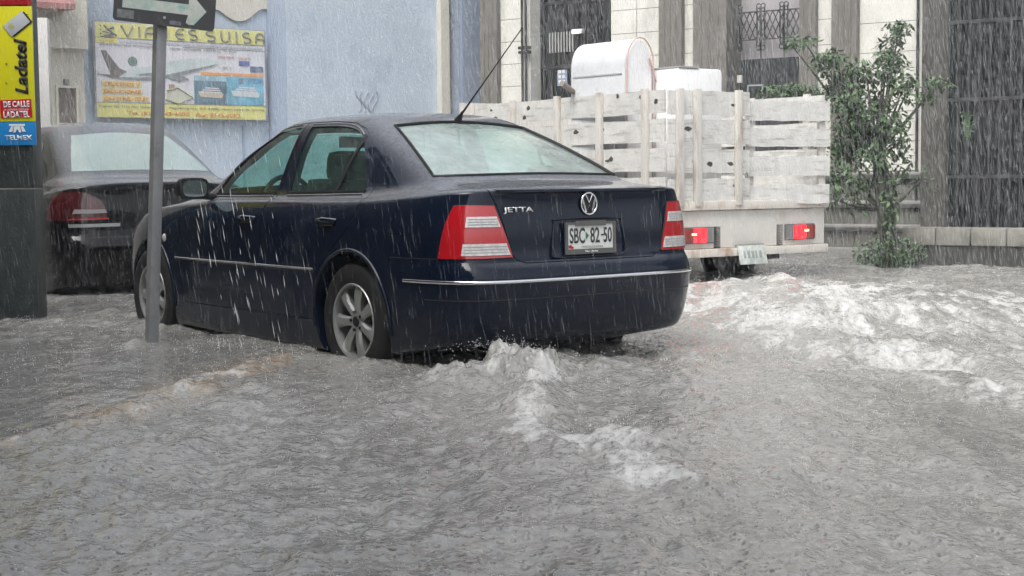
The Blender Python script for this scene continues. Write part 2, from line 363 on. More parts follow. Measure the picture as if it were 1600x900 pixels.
angs = np.concatenate([np.linspace(-60, -24, 60)[:-1], np.linspace(-24, 24, 760), np.linspace(24, 60, 60)[1:]])
# depth steps even in log distance, with the far end at the horizon side of the street
ds = np.concatenate([np.geomspace(1.6, 3.2, 70)[:-1], np.geomspace(3.2, 24, 760), np.geomspace(24, 90, 40)[1:]])
T = np.tan(np.radians(angs)); X, Y = T[None, :]*ds[:, None], np.repeat(ds[:, None], len(angs), 1)
H, FM = water_fields(X, Y)
nr, nc = X.shape
me = bpy.data.meshes.new('water'); me.vertices.add(nr*nc)
me.vertices.foreach_set('co', np.stack([X, Y, H], -1).astype(np.float32).ravel())
ii = (np.arange(nr-1)[:, None]*nc + np.arange(nc-1)[None, :]).ravel()
q = np.stack([ii, ii+1, ii+nc+1, ii+nc], 1).astype(np.int32)
me.loops.add(q.size); me.loops.foreach_set('vertex_index', q.ravel()); me.polygons.add(len(q))
me.polygons.foreach_set('loop_start', np.arange(0, q.size, 4, dtype=np.int32)); me.update(calc_edges=True)
at_ = me.attributes.new('foam', 'FLOAT', 'POINT'); at_.data.foreach_set('value', FM.astype(np.float32).ravel())
KM = np.clip(band(X, Y, [(30,692),(160,652),(300,606),(430,568)], 9, 1.0), 0, 1)
at3 = me.attributes.new('calm', 'FLOAT', 'POINT'); at3.data.foreach_set('value', calm_mask(X, Y).astype(np.float32).ravel())
at2 = me.attributes.new('kerb', 'FLOAT', 'POINT'); at2.data.foreach_set('value', KM.astype(np.float32).ravel())
me.polygons.foreach_set('use_smooth', [True]*len(me.polygons))
def water_material():
    m, t, b, ns, L = nodes('flood_water')
    tc = N(t, 'ShaderNodeTexCoord'); fa = N(t, 'ShaderNodeAttribute', attribute_name='foam')
    n1 = N(t, 'ShaderNodeTexNoise', Scale=1.3, Detail=7, Roughness=.62); mp = N(t, 'ShaderNodeMapping'); mp.inputs['Scale'].default_value = (1.1, .5, 1)
    L.new(tc.outputs['Object'], mp.inputs[0]); L.new(mp.outputs[0], n1.inputs['Vector'])
    cr = N(t, 'ShaderNodeValToRGB'); cr.color_ramp.elements[0].position = .34; cr.color_ramp.elements[0].color = (.235, .23, .212, 1)
    cr.color_ramp.elements[1].position = .68; cr.color_ramp.elements[1].color = (.36, .355, .335, 1); L.new(n1.outputs['Fac'], cr.inputs[0])
    n2 = N(t, 'ShaderNodeTexNoise', Scale=22, Detail=6, Roughness=.75); L.new(mp.outputs[0], n2.inputs['Vector'])
    n4 = N(t, 'ShaderNodeTexNoise', Scale=4.5, Detail=9, Roughness=.72, Distortion=1.2); L.new(mp.outputs[0], n4.inputs['Vector'])
    am = N(t, 'ShaderNodeMath', operation='MULTIPLY_ADD'); am.inputs[1].default_value = .5; L.new(n2.outputs['Fac'], am.inputs[0]); L.new(n4.outputs['Fac'], am.inputs[2])      # mean .75
    ad = N(t, 'ShaderNodeMath', operation='MULTIPLY_ADD'); ad.inputs[1].default_value = 2.3; L.new(am.outputs[0], ad.inputs[0]); ad.inputs[2].default_value = -2.3*.75
    a2 = N(t, 'ShaderNodeMath', operation='MULTIPLY_ADD'); a2.inputs[1].default_value = .85; L.new(fa.outputs['Fac'], a2.inputs[0]); L.new(ad.outputs[0], a2.inputs[2])
    ml = N(t, 'ShaderNodeMapRange'); ml.inputs[1].default_value = .40; ml.inputs[2].default_value = 1.5; L.new(a2.outputs[0], ml.inputs[0])
    sp = N(t, 'ShaderNodeTexVoronoi', Scale=34); sp.feature = 'F1'; L.new(tc.outputs['Object'], sp.inputs['Vector'])
    sr = N(t, 'ShaderNodeMapRange'); sr.inputs[1].default_value = .04; sr.inputs[2].default_value = .11; sr.inputs[3].default_value = .7; sr.inputs[4].default_value = 0
    L.new(sp.outputs['Distance'], sr.inputs[0])
    m2 = N(t, 'ShaderNodeMath', operation='ADD', use_clamp=True); L.new(ml.outputs[0], m2.inputs[0]); L.new(sr.outputs[0], m2.inputs[1])
    mx = N(t, 'ShaderNodeMix', data_type='RGBA'); L.new(m2.outputs[0], mx.inputs['Factor']); mx.inputs[7].default_value = (.68, .68, .66, 1)
    kb_ = N(t, 'ShaderNodeAttribute', attribute_name='kerb'); km = N(t, 'ShaderNodeMath', operation='MULTIPLY', use_clamp=True); L.new(kb_.outputs['Fac'], km.inputs[0])
    kr = N(t, 'ShaderNodeMapRange'); kr.inputs[1].default_value = .44; kr.inputs[2].default_value = .62; L.new(n4.outputs['Fac'], kr.inputs[0]); L.new(kr.outputs[0], km.inputs[1])
    kx = N(t, 'ShaderNodeMix', data_type='RGBA'); L.new(km.outputs[0], kx.inputs['Factor']); L.new(cr.outputs[0], kx.inputs[6]); kx.inputs[7].default_value = (.40, .27, .15, 1)
    mo = N(t, 'ShaderNodeMapRange'); mo.inputs[1].default_value = .3; mo.inputs[2].default_value = .7; mo.inputs[3].default_value = .72; mo.inputs[4].default_value = 1.25; 
    n6 = N(t, 'ShaderNodeTexNoise', Scale=42, Detail=4, Roughness=.8); L.new(tc.outputs['Object'], n6.inputs['Vector'])
    nm = N(t, 'ShaderNodeMath', operation='MULTIPLY_ADD'); nm.inputs[1].default_value = .9; L.new(n6.outputs['Fac'], nm.inputs[0]); nq = N(t, 'ShaderNodeMath', operation='MULTIPLY_ADD'); nq.inputs[1].default_value = .6; nq.inputs[2].default_value = -.25; L.new(n2.outputs['Fac'], nq.inputs[0]); L.new(nq.outputs[0], nm.inputs[2]); L.new(nm.outputs[0], mo.inputs[0])
    mv = N(t, 'ShaderNodeVectorMath', operation='SCALE'); L.new(kx.outputs[2], mv.inputs[0]); L.new(mo.outputs[0], mv.inputs['Scale'])
    
    cb = N(t, 'ShaderNodeAttribute', attribute_name='calm'); cf = N(t, 'ShaderNodeMath', operation='MULTIPLY'); cf.inputs[1].default_value = .15; L.new(cb.outputs['Fac'], cf.inputs[0])
    cx = N(t, 'ShaderNodeMix', data_type='RGBA'); L.new(cf.outputs[0], cx.inputs['Factor']); L.new(mv.outputs[0], cx.inputs[6]); cx.inputs[7].default_value = (.10, .10, .09, 1); L.new(cx.outputs[2], mx.inputs[6]); L.new(mx.outputs[2], b.inputs['Base Color'])
    rr = N(t, 'ShaderNodeMapRange'); rr.inputs[3].default_value = .045; rr.inputs[4].default_value = .75; L.new(m2.outputs[0], rr.inputs[0]); L.new(rr.outputs[0], b.inputs['Roughness'])
    b.inputs['IOR'].default_value = 1.45
    # rain rings: concentric ripples round random impact points, plus fine chop
    def rings(scale, freq, seed):
        mq = N(t, 'ShaderNodeMapping'); mq.inputs['Location'].default_value = (seed, seed*.7, 0); L.new(tc.outputs['Object'], mq.inputs[0])
        v = N(t, 'ShaderNodeTexVoronoi', Scale=scale); v.feature = 'F1'; v.voronoi_dimensions = '2D'; L.new(mq.outputs[0], v.inputs['Vector'])
        a = N(t, 'ShaderNodeMath', operation='MULTIPLY'); a.inputs[1].default_value = freq; L.new(v.outputs['Distance'], a.inputs[0])
        sc_ = N(t, 'ShaderNodeSeparateColor'); L.new(v.outputs['Color'], sc_.inputs[0]); a1 = N(t, 'ShaderNodeMath', operation='MULTIPLY_ADD'); a1.inputs[1].default_value = 6.0; L.new(sc_.outputs[0], a1.inputs[0]); L.new(a.outputs[0], a1.inputs[2])
        sn = N(t, 'ShaderNodeMath', operation='SINE'); L.new(a1.outputs[0], sn.inputs[0])
        fd = N(t, 'ShaderNodeMapRange'); fd.inputs[1].default_value = .05; fd.inputs[2].default_value = .5; fd.inputs[3].default_value = 1; fd.inputs[4].default_value = 0; L.new(v.outputs['Distance'], fd.inputs[0])
        o = N(t, 'ShaderNodeMath', operation='MULTIPLY'); L.new(sn.outputs[0], o.inputs[0]); L.new(fd.outputs[0], o.inputs[1]); return o.outputs[0]
    r1 = rings(9, 22, 0); r2 = rings(15, 20, 3.7)
    s1 = N(t, 'ShaderNodeMath', operation='ADD'); L.new(r1, s1.inputs[0]); L.new(r2, s1.inputs[1])
    n3 = N(t, 'ShaderNodeTexNoise', Scale=16, Detail=5, Roughness=.6); L.new(mp.outputs[0], n3.inputs['Vector'])
    s2 = N(t, 'ShaderNodeMath', operation='MULTIPLY_ADD'); s2.inputs[1].default_value = .16; L.new(s1.outputs[0], s2.inputs[0]); L.new(n3.outputs['Fac'], s2.inputs[2])
    # craters where drops have just hit
    for sc0, sd0 in ((24, 1.3), (38, 5.1)):
        mq = N(t, 'ShaderNodeMapping'); mq.inputs['Location'].default_value = (sd0, sd0*.6, 0); mq.inputs['Scale'].default_value = (1, .75, 1); L.new(tc.outputs['Object'], mq.inputs[0])
        vc = N(t, 'ShaderNodeTexVoronoi', Scale=sc0); vc.feature = 'F1'; vc.voronoi_dimensions = '2D'; L.new(mq.outputs[0], vc.inputs['Vector'])
        cr_ = N(t, 'ShaderNodeMapRange'); cr_.interpolation_type = 'SMOOTHSTEP'; cr_.inputs[1].default_value = .10; cr_.inputs[2].default_value = .34; cr_.inputs[3].default_value = -1.5; cr_.inputs[4].default_value = 0; L.new(vc.outputs['Distance'], cr_.inputs[0])
        se = N(t, 'ShaderNodeSeparateColor'); L.new(vc.outputs['Color'], se.inputs[0]); gt = N(t, 'ShaderNodeMath', operation='GREATER_THAN'); gt.inputs[1].default_value = .66; L.new(se.outputs[1], gt.inputs[0])
        mu = N(t, 'ShaderNodeMath', operation='MULTIPLY_ADD'); L.new(cr_.outputs[0], mu.inputs[0]); L.new(gt.outputs[0], mu.inputs[1]); L.new(s2.outputs[0], mu.inputs[2]); s2 = mu
    ca = N(t, 'ShaderNodeAttribute', attribute_name='calm'); cmx = N(t, 'ShaderNodeMapRange'); cmx.inputs[3].default_value = .55; cmx.inputs[4].default_value = .22; L.new(ca.outputs['Fac'], cmx.inputs[0])
    bp = N(t, 'ShaderNodeBump', Strength=.55, Distance=.012); L.new(cmx.outputs[0], bp.inputs['Strength']); L.new(s2.outputs[0], bp.inputs['Height']); L.new(bp.outputs[0], b.inputs['Normal'])
    return m
structure('water', me, water_material())

# ================================================================== CARS
XB = [-.93,-.928,-.915,-.875,-.775,-.50,0,.5,1.2,1.9,2.5,2.95,3.22,3.34,3.38]
YB = [0,.30,.55,.715,.82,.862,.872,.872,.872,.868,.855,.81,.67,.40,0]
WR = [1,1,1,.95,.7,.2,0,0,0,0,0,0,0,0,0]; WF = [0]*9+[0,.1,.5,.9,1,1]; WY = [0,.2,.5,.9,1,1,1,1,1,1,1,1,.9,.5,0]
ZR = [1,1,1,1,.9,.5,0,0,0,0,0,0,0,0,0]; ZF = [0]*9+[.1,.35,.75,1,1,1]
def base_row(dr, dw, df, zr, zs, zf):
    out = []
    for i in range(15):
        z = zs + ZR[i]*(zr-zs) + ZF[i]*(zf-zs)
        out.append((XB[i]+dr*WR[i]-df*WF[i], max(0, YB[i]-dw*WY[i]), z))
    return out
def sedan_rows():
    rows = [[(x*.93, 0, .17) for x, y, z in base_row(.2,.1,.2,.2,.2,.2)]]
    rows += [base_row(.10,.07,.12,.23,.11,.18), base_row(.025,.025,.03,.25,.135,.22), base_row(-.02,.006,0,.34,.27,.32),
             base_row(-.052,-.004,-.02,.50,.45,.45), base_row(-.060,-.004,-.02,.555,.55,.52), base_row(-.056,-.002,-.02,.60,.62,.56),
             base_row(-.02,0,0,.645,.67,.60), base_row(.0,0,.01,.665,.70,.62), base_row(.002,0,.02,.80,.79,.67), base_row(.02,.016,.06,.90,.87,.73),
             base_row(.022,.042,.10,.975,.925,.77), base_row(.018,.055,.14,.998,.945,.79), base_row(.045,.085,.22,1.010,.955,.81)]
    rows.append([(-.78,0,1.022),(-.78,.30,1.02),(-.775,.53,1.017),(-.75,.645,1.01),(-.66,.715,1.0),(-.38,.762,.985),(.0,.772,.968),(.5,.778,.958),(1.2,.778,.952),(1.85,.772,.945),(2.35,.74,.91),(2.7,.68,.89),(2.95,.56,.85),(3.05,.35,.84),(3.08,0,.84)])
    rows.append([(-.60,0,1.043),(-.595,.30,1.041),(-.58,.52,1.036),(-.53,.635,1.030),(-.42,.70,1.020),(-.16,.735,1.0),(.12,.742,.985),(.6,.752,.975),(1.2,.75,.968),(1.75,.74,.96),(2.0,.70,.962),(2.1,.62,.97),(2.2,.48,.972),(2.28,.28,.972),(2.3,0,.972)])
    rows.append([(-.53,0,1.080),(-.525,.30,1.077),(-.51,.51,1.071),(-.46,.62,1.063),(-.35,.68,1.052),(-.11,.712,1.035),(.16,.722,1.03),(.62,.732,1.02),(1.2,.73,1.01),(1.72,.72,1.0),(1.93,.68,1.01),(2.02,.60,1.02),(2.1,.47,1.02),(2.17,.27,1.02),(2.19,0,1.02)])
    rows.append([(-.16,0,1.245),(-.155,.28,1.242),(-.14,.48,1.235),(-.10,.575,1.225),(-.02,.62,1.215),(.12,.645,1.20),(.33,.662,1.19),(.7,.672,1.19),(1.15,.672,1.19),(1.48,.66,1.19),(1.65,.615,1.20),(1.72,.52,1.2),(1.78,.40,1.21),(1.82,.22,1.215),(1.83,0,1.215)])
    rows.append([(.24,0,1.400),(.245,.25,1.397),(.26,.43,1.387),(.29,.51,1.375),(.35,.548,1.366),(.46,.565,1.358),(.62,.588,1.365),(.85,.596,1.375),(1.06,.594,1.375),(1.2,.575,1.365),(1.28,.53,1.36),(1.33,.45,1.368),(1.36,.34,1.38),(1.38,.18,1.388),(1.38,0,1.39)])
    r = rows[-1]
    rows.append([(.85+(x-.85)*.80, y*.88, 1.412 if 4 <= i <= 10 else 1.420) for i, (x, y, z) in enumerate(r)])
    rows.append([(.85+(x-.85)*.60, y*.60, 1.442) for x, y, z in r])
    rows.append([(.85+(x-.85)*.40, 0, 1.452) for x, y, z in r])
    return rows
def cage_mesh(rows, lev, mats=2):
    vid = {}; V = []; Fc = []
    def vi(p):
        k = (round(p[0], 4), round(p[1], 4), round(p[2], 4))
        if k not in vid: vid[k] = len(V); V.append(k)
        return vid[k]
    for sg in (1, -1):
        for a, b in zip(rows, rows[1:]):
            for i in range(len(a)-1):
                f = [vi((p[0], sg*p[1] if p[1] > 1e-5 else 0, p[2])) for p in (a[i], a[i+1], b[i+1], b[i])]
                f2 = [];
                for x in f:
                    if x not in f2: f2.append(x)
                if len(f2) > 2: Fc.append(tuple(f2) if sg == 1 else tuple(reversed(f2)))
    me = bpy.data.meshes.new('cage'); me.from_pydata(V, [], Fc)
    bm = bmesh.new(); bm.from_mesh(me); bmesh.ops.recalc_face_normals(bm, faces=bm.faces); bm.to_mesh(me); bm.free()
    o = bpy.data.objects.new('tmp', me); COL.objects.link(o); md = o.modifiers.new('s', 'SUBSURF'); md.levels = lev; md.render_levels = lev
    r = evalmesh(o); bpy.data.objects.remove(o)
    r.materials.clear()
    for k in range(mats): r.materials.append(M['dark'])
    return r
def cutter(mb, mi=1):
    me = mb.mesh(); me.materials.append(M['dark']); me.materials.append(M['dark'])
    me.polygons.foreach_set('material_index', [mi]*len(me.polygons)); return me
def poly_of(sides): 
    out = []
    for s in sides: out += [tuple(p[:2]) for p in s[:-1]]
    return out
def L2(pts, n=6): return [Vector((p[0], p[1])) for p in smooth_line([(a, b, 0) for a, b in pts], n)]

def make_wheel(parent, x, y, sg, rim_r=.203):
    w = empty('wheel', (x, y, .315)); w.parent = parent
    if sg < 0: w.rotation_euler = (0, 0, PI)
    t = MB(); t.lathe([(rim_r-.005,-.09),(rim_r+.012,-.098),(.27,-.103),(.300,-.092),(.313,-.07),(.316,0),(.313,.07),(.300,.092),(.27,.103),(rim_r+.012,.098),(rim_r-.005,.09),(rim_r-.005,-.09)], n=56)
    t.build('tyre', M['rubber'], w, 50)
    a = MB(); a.lathe([(rim_r,.094),(rim_r-.004,.099),(rim_r-.012,.095),(rim_r-.017,.06),(rim_r-.02,-.06),(rim_r,-.09),(rim_r,.094)], n=56)
    for k in range(7):      # seven tapered spokes with a rounded face
        an = R(100) + k*2*PI/7
        M4 = Matrix.Rotation(-an, 4, 'Y')
        prof = [(.035, .030, .070, .045), (.07, .024, .082, .05), (.12, .027, .088, .052), (.165, .036, .086, .05), (rim_r-.008, .046, .078, .045)]
        vs = []
        for r, hw, y1, th in prof:
            for dz, dy in ((-hw, -.012), (-hw*.6, 0), (hw*.6, 0), (hw, -.012), (hw*.8, -th), (-hw*.8, -th)): vs.append(M4 @ Vector((r, y1+dy, dz)))
        fs = [(i*6+j, i*6+(j+1) % 6, (i+1)*6+(j+1) % 6, (i+1)*6+j) for i in range(4) for j in range(6)] + [(0,1,2,3,4,5), (29,28,27,26,25,24)]
        a.add(vs, fs)
    a.lathe([(.0,.075),(.045,.075),(.062,.070),(.066,.05),(.06,0),(0,0)], n=24)
    a.build('rim', M['alloy'], w, 40)
    hcap = MB(); hcap.lathe([(0,.082),(.026,.081),(.031,.074),(.031,.06)], n=20)
    for k in range(5):
        an = R(75)+k*2*PI/5; hcap.lathe([(0,.083),(.008,.082),(.010,.07)], n=8, c=(.05*math.cos(an), 0, .05*math.sin(an)))
    hcap.build('hub_cap', M['dark'], w, 40)
    b = MB(); b.lathe([(0,.01),(.15,.01),(.15,-.01),(0,-.01)], n=32); b.build('brake_disc', mat('brake', (.05,.05,.05), .5, .6), w, 30)
    return w
def ribbon(pts, w, th, up=(0, 0, 1)):       # flat trim strip following surface points with normals ~ outward
    mb = MB(); up = Vector(up)
    vs = []
    for i, p in enumerate(pts):
        t = (pts[min(i+1, len(pts)-1)]-pts[max(i-1, 0)]).normalized(); n = t.cross(up).normalized()
        c = Vector((1.2, 0, .6)); n = n if n.dot(p-c) > 0 else -n; b = n.cross(t).normalized()
        for s_, d_ in ((-.5, -th), (-.5, th*.5), (-.25, th), (.25, th), (.5, th*.5), (.5, -th)): vs.append(p + b*(w*s_) + n*d_)
    fs = [(i*6+j, i*6+(j+1) % 6, (i+1)*6+(j+1) % 6, (i+1)*6+j) for i in range(len(pts)-1) for j in range(6)]
    fs += [tuple(range(6)), tuple(reversed(range(len(vs)-6, len(vs))))]
    mb.add(vs, fs); return mb

def make_car():
    car = empty('parked_car', (-.167, 8.244, -.13), R(90+37.79), label='dark navy blue four-door sedan standing in the flood water beside the leaning sign pole', cat='car')
    rows = sedan_rows(); skin = cage_mesh(rows, 3); S = Surf(skin)
    # --- openings
    fw = dict(bot=L2([(1.80,.985),(1.4,.987),(.995,.990)],2), top=L2([(1.70,1.115),(1.55,1.225),(1.40,1.302),(1.25,1.345),(1.08,1.362),(.94,1.366)],5), lef=L2([(1.80,.985),(1.77,1.04),(1.70,1.115)],2), rig=L2([(.995,.990),(.97,1.18),(.94,1.366)],2))
    rw = dict(bot=L2([(.84,.992),(.4,.997),(.035,1.002)],2), top=L2([(.845,1.366),(.62,1.364),(.46,1.352),(.34,1.322),(.25,1.275)],5), lef=L2([(.84,.992),(.85,1.18),(.845,1.366)],2), rig=L2([(.035,1.002),(.065,1.04),(.11,1.12),(.18,1.2),(.25,1.275)],2))
    def outline(d): return [tuple(p) for p in d['bot'][:-1]] + [tuple(p) for p in d['rig'][:-1]] + [tuple(p) for p in reversed(d['top'][1:])] + [tuple(p) for p in reversed(d['lef'][1:])]
    bk = dict(bot=L2([(-.615,1.072),(0,1.082),(.615,1.072)],8), top=L2([(-.445,1.352),(-.2,1.374),(0,1.380),(.2,1.374),(.445,1.352)],5), lef=L2([(-.615,1.072),(-.54,1.21),(-.445,1.352)],4), rig=L2([(.615,1.072),(.54,1.21),(.445,1.352)],4))
    fr = dict(bot=L2([(-.60,1.01),(0,1.03),(.60,1.01)],6), top=L2([(-.46,1.33),(0,1.355),(.46,1.33)],6), lef=L2([(-.60,1.01),(-.53,1.18),(-.46,1.33)],4), rig=L2([(.60,1.01),(.53,1.18),(.46,1.33)],4))
    # --- cabin cavity
    def ins(row, d, dz, z=None): return [(x - math.copysign(min(d, abs(x-.9)*.5), x-.9), max(0, y-d) if y > 0 else 0, (z if z is not None else zz-dz)) for x, y, zz in row]
    r_base = rows[15]; low = ins(r_base, .06, 0, .42)
    cav = [[(x, 0, .42) for x, y, z in low], ins(r_base, .07, 0, .425), ins(r_base, .05, 0, .55), ins(r_base, .05, .08), ins(rows[16], .04, .02), ins(rows[17], .04, .01), ins(rows[18], .045, .03), ins(rows[19], .04, .035), ins(rows[20], .03, .035), [(x, 0, z-.035) for x, y, z in rows[21]]]
    body = skin.copy()
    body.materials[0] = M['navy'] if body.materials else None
    body = boolean(body, cutter_mesh := (lambda c: (c.polygons.foreach_set('material_index', [1]*len(c.polygons)), c)[1])(cage_mesh(cav, 2)))
    wc = MB()
    for x in (0, 2.513):
        for sg in (1, -1):
            vs = []; n = 48
            for k in range(n):
                a = 2*PI*k/n; vs += [(x+.362*math.cos(a), sg*.56, .318+.368*math.sin(a)), (x+.362*math.cos(a), sg*1.1, .318+.368*math.sin(a))]
            wc.add(vs, [(2*k, 2*k+1, (2*k+3) % (2*n), (2*k+2) % (2*n)) for k in range(n)] + [tuple(range(0, 2*n, 2)), tuple(reversed(range(1, 2*n, 2)))])
    body = boolean(body, cutter(wc))
    oc = MB(); oc.prism(outline(fw), -1.2, 1.2, 'xz'); oc.prism(outline(rw), -1.2, 1.2, 'xz'); body = boolean(body, cutter(oc))
    oc = MB(); oc.prism(outline(bk), -1.2, .36, 'yz'); oc.prism(outline(fr), 1.25, 2.6, 'yz'); body = boolean(body, cutter(oc))
    # --- doors (left side) and trunk lid come out as their own panels with a real gap
    fd = [(2.02,.30),(2.05,.60),(2.06,.90),(1.93,.985),(1.86,1.04),(1.74,1.13),(1.58,1.25),(1.42,1.325),(1.26,1.372),(1.08,1.390),(.915,1.394),(.94,1.2),(.965,.98),(.965,.30)]
    rd = [(.958,.30),(.958,.98),(.933,1.2),(.908,1.394),(.62,1.392),(.44,1.378),(.30,1.34),(.18,1.27),(.06,1.15),(-.03,1.02),(-.05,.93),(.02,.80),(.16,.70),(.30,.60),(.365,.47),(.38,.30)]
    def shrink(p, d):
        c = Vector((sum(a for a, b in p)/len(p), sum(b for a, b in p)/len(p))); n = len(p); out = []
        area = sum(p[i][0]*p[(i+1)%n][1]-p[(i+1)%n][0]*p[i][1] for i in range(n)); sgn = 1 if area > 0 else -1
        for i in range(n):
            a, b, e = Vector(p[i-1]), Vector(p[i]), Vector(p[(i+1)%n]); t1 = (b-a).normalized(); t2 = (e-b).normalized()
            nn = (Vector((-t1.y, t1.x))+Vector((-t2.y, t2.x))).normalized()*sgn; out.append(tuple(b + nn*d/max(.5, nn.dot(Vector((-t1.y, t1.x))*sgn))))
        return out
    lid = [(-.425,.640),(-.475,.655),(-.505,.69),(-.53,.80),(-.565,.92),(-.60,.985),(-.615,1.2),(.615,1.2),(.60,.985),(.565,.92),(.53,.80),(.505,.69),(.475,.655),(.425,.640)]
    panels = []
    try:
        for nm, pl, kw in (('front_door', fd, 'xz'), ('rear_door', rd, 'xz')):
            a = MB(); a.prism(shrink(pl, .0045), .42, 1.2, kw); b = MB(); b.prism(pl, .415, 1.2, kw)
            panels.append((nm, boolean(body.copy(), cutter(a), 'INTERSECT'))); body = boolean(body, cutter(b))
        a = MB(); a.prism(shrink(lid, .0045), -1.3, -.615, 'yz'); b = MB(); b.prism(lid, -1.3, -.61, 'yz')
        panels.append(('trunk_lid', boolean(body.copy(), cutter(a), 'INTERSECT'))); body = boolean(body, cutter(b))
    except Exception as e: print('panel cut failed', e)
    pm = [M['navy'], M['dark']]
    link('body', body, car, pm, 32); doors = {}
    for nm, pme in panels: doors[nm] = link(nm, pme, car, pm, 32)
    print('car faces', len(body.polygons), [(n, len(p.polygons)) for n, p in panels])
    # --- plate recess look: shallow frame pressed round the number plate
    rec = [S.back(y, z, .004) for y, z in ((-.235,.66),(-.215,.85),(.235,.85),(.255,.66))]
    rl = resample(smooth_line([rec[0]+Vector((0,.03,0)), rec[3]-Vector((0,.03,0)), rec[3]+Vector((0,0,.03)), rec[2]-Vector((0,0,.03)), rec[2]-Vector((0,.03,0)), rec[1]+Vector((0,.03,0)), rec[1]-Vector((0,0,.03)), rec[0]+Vector((0,0,.03)), rec[0]+Vector((0,.03,0))], 4), 60)
    mb = MB(); mb.tube(rl, .006, 6); mb.build('plate_recess_edge', M['navy'], doors.get('trunk_lid', car), 40)
    # lip along the trailing edge of the lid with its shadow groove
    mb = MB(); vs = []; ys = np.linspace(-.565, .565, 30)
    for y in ys:
        p = S.back(y, .985, 0); e = 1-(abs(y)/.57)**6
        vs += [p+Vector((.03, 0, .026)), p+Vector((-.012*e-.002, 0, .018)), p+Vector((-.016*e-.002, 0, .006)), p+Vector((.004, 0, -.006))]
    mb.add(vs, [(i*4+j, i*4+j+1, (i+1)*4+j+1, (i+1)*4+j) for i in range(29) for j in range(3)])
    mb.build('trunk_lip', M['navy'], doors.get('trunk_lid', car), 60)
    # --- glass
    patch(coons(bk['bot'], bk['top'], bk['lef'], bk['rig'], 24, 16), lambda a, b, o: S.back(a, b, o), -.006, .004).build('rear_window', M['rearglass'], car, 60)
    patch(coons(fr['bot'], fr['top'], fr['lef'], fr['rig'], 20, 14), lambda a, b, o: S.front(a, b, o), -.006, .004).build('windshield', M['sideglass'], car, 60)
    for sg in (1, -1):
        for d, dn in ((fw, 'front_door'), (rw, 'rear_door')):
            par = doors.get(dn, car) if sg == 1 else car
            patch(coons(d['bot'], d['top'], d['lef'], d['rig'], 16, 12), lambda a, b, o, sg=sg: S.side(a, b, o, sg), -.009, .004).build('side_window', M['sideglass'], par, 60)
            # bright bead over the window, rubber sill under it
            tp = [S.side(p[0], p[1], .002, sg) for p in smooth_line([(q[0], q[1]+.012, 0) for q in d['top'][::3]] , 3)]
            ribbon(tp, .008, .003).build('window_trim', M['chrome'] if d is rw else mat('dull_chrome', (.4,.4,.42), .3, 1), par, 40)
            bp = [S.side(p[0], p[1]-.020, .003, sg) for p in d['bot']]
            mb = ribbon([S.side(p[0], p[1]-.006, .002, sg) for p in d['bot']], .016, .005); mb.build('window_seal', M['dark'], par, 40)
            ribbon(bp, .009, .004).build('belt_trim', M['chrome'], par, 40)
        for a_, b_ in (((.25,1.30),(.335,.985)),):
            pts = [S.side(a_[0]+(b_[0]-a_[0])*t, a_[1]+(b_[1]-a_[1])*t, -.004, sg) for t in np.linspace(0, 1, 8)]
            mb = MB(); mb.tube(pts, .011, 6); mb.build('window_divider', M['dark'], doors.get('rear_door', car) if sg == 1 else car, 40)
    # rubber seal round the rear glass
    ol = outline(bk); sl = [S.back(y, z, .001) for y, z in ol + ol[:1]]
    mb = MB(); mb.tube([p for p in sl if p], .009, 6, caps=False); mb.build('rear_window_seal', M['dark'], car, 40)
    # --- tail lights
    for sg in (1, -1):
        fn = lambda u, z, o, sg=sg: S.wrap(sg*u, z, o)
        bot = [(.500,.672),(.64,.670),(.792,.672)]; top = [(.572,.925),(.66,.928),(.735,.925)]
        lef = [(.500,.672),(.515,.74),(.545,.84),(.572,.925)]; rig = [(.792,.672),(.782,.75),(.762,.85),(.735,.925)]
        lens = patch(coons(L2(bot), L2(top), L2(lef), L2(rig), 22, 16), fn, .008, .02).build('tail_light', M['red'], car, 50)
        for z0, z1, tap in ((.685,.742,0), (.822,.872,0)):
            i0 = .512 + (z0-.69)*.29; i1 = .512 + (z1-.69)*.29; o0 = .705-(z0-.69)*.10
            g = coons(L2([(i0,z0),(.6,z0),(o0,z0)]), L2([(i1,z1),(.6,z1),(o0-.006,z1)]), L2([(i0,z0),(i1,z1)]), L2([(o0,z0),(o0-.006,z1)]), 12, 4)
            patch(g, fn, .0125, .006).build('clear_lens', M['clear'], lens, 50)
            mb = MB()
            for k in range(3):
                zz = z0 + (z1-z0)*(k+1)/4; mb.tube([fn(u, zz, .0125) for u in np.linspace(i0+.012, o0-.01, 8)], .0022, 5)
            mb.build('lens_rib', M['alloy'], lens, 50)
        bd = [fn(p[0], p[1], .001) for p in L2(bot)+L2(rig)+list(reversed(L2(top)))+list(reversed(L2(lef)))]
        mb = MB(); mb.tube(bd, .005, 5, caps=False); mb.build('light_surround', M['dark'], lens, 40)
    # --- trim strips
    us = np.concatenate([np.linspace(-1.0, 1.0, 90)])
    pts = [S.wrap(u, .557, .004) for u in us]; ribbon([p for p in pts if p], .015, .006).build('bumper_strip', M['chrome'], car, 40)
    pts = [S.wrap(u, .468, .0) for u in np.linspace(-.86, .86, 70)]; mb = ribbon([p for p in pts if p], .006, .0015); mb.build('bumper_groove', M['dark'], car, 40)
    for a, b in ((.35, 2.10),):
        for sg in (1, -1):
            pts = [S.side(x, .578, .005, sg) for x in np.linspace(a, b, 30)]
            ribbon(pts, .012, .006).build('side_strip', M['chrome'], car, 40)
            pts = [S.side(x, .578, .001, sg) for x in np.linspace(a, b, 30)]
            ribbon(pts, .040, .004).build('rubbing_strip', M['navy'], car, 40)
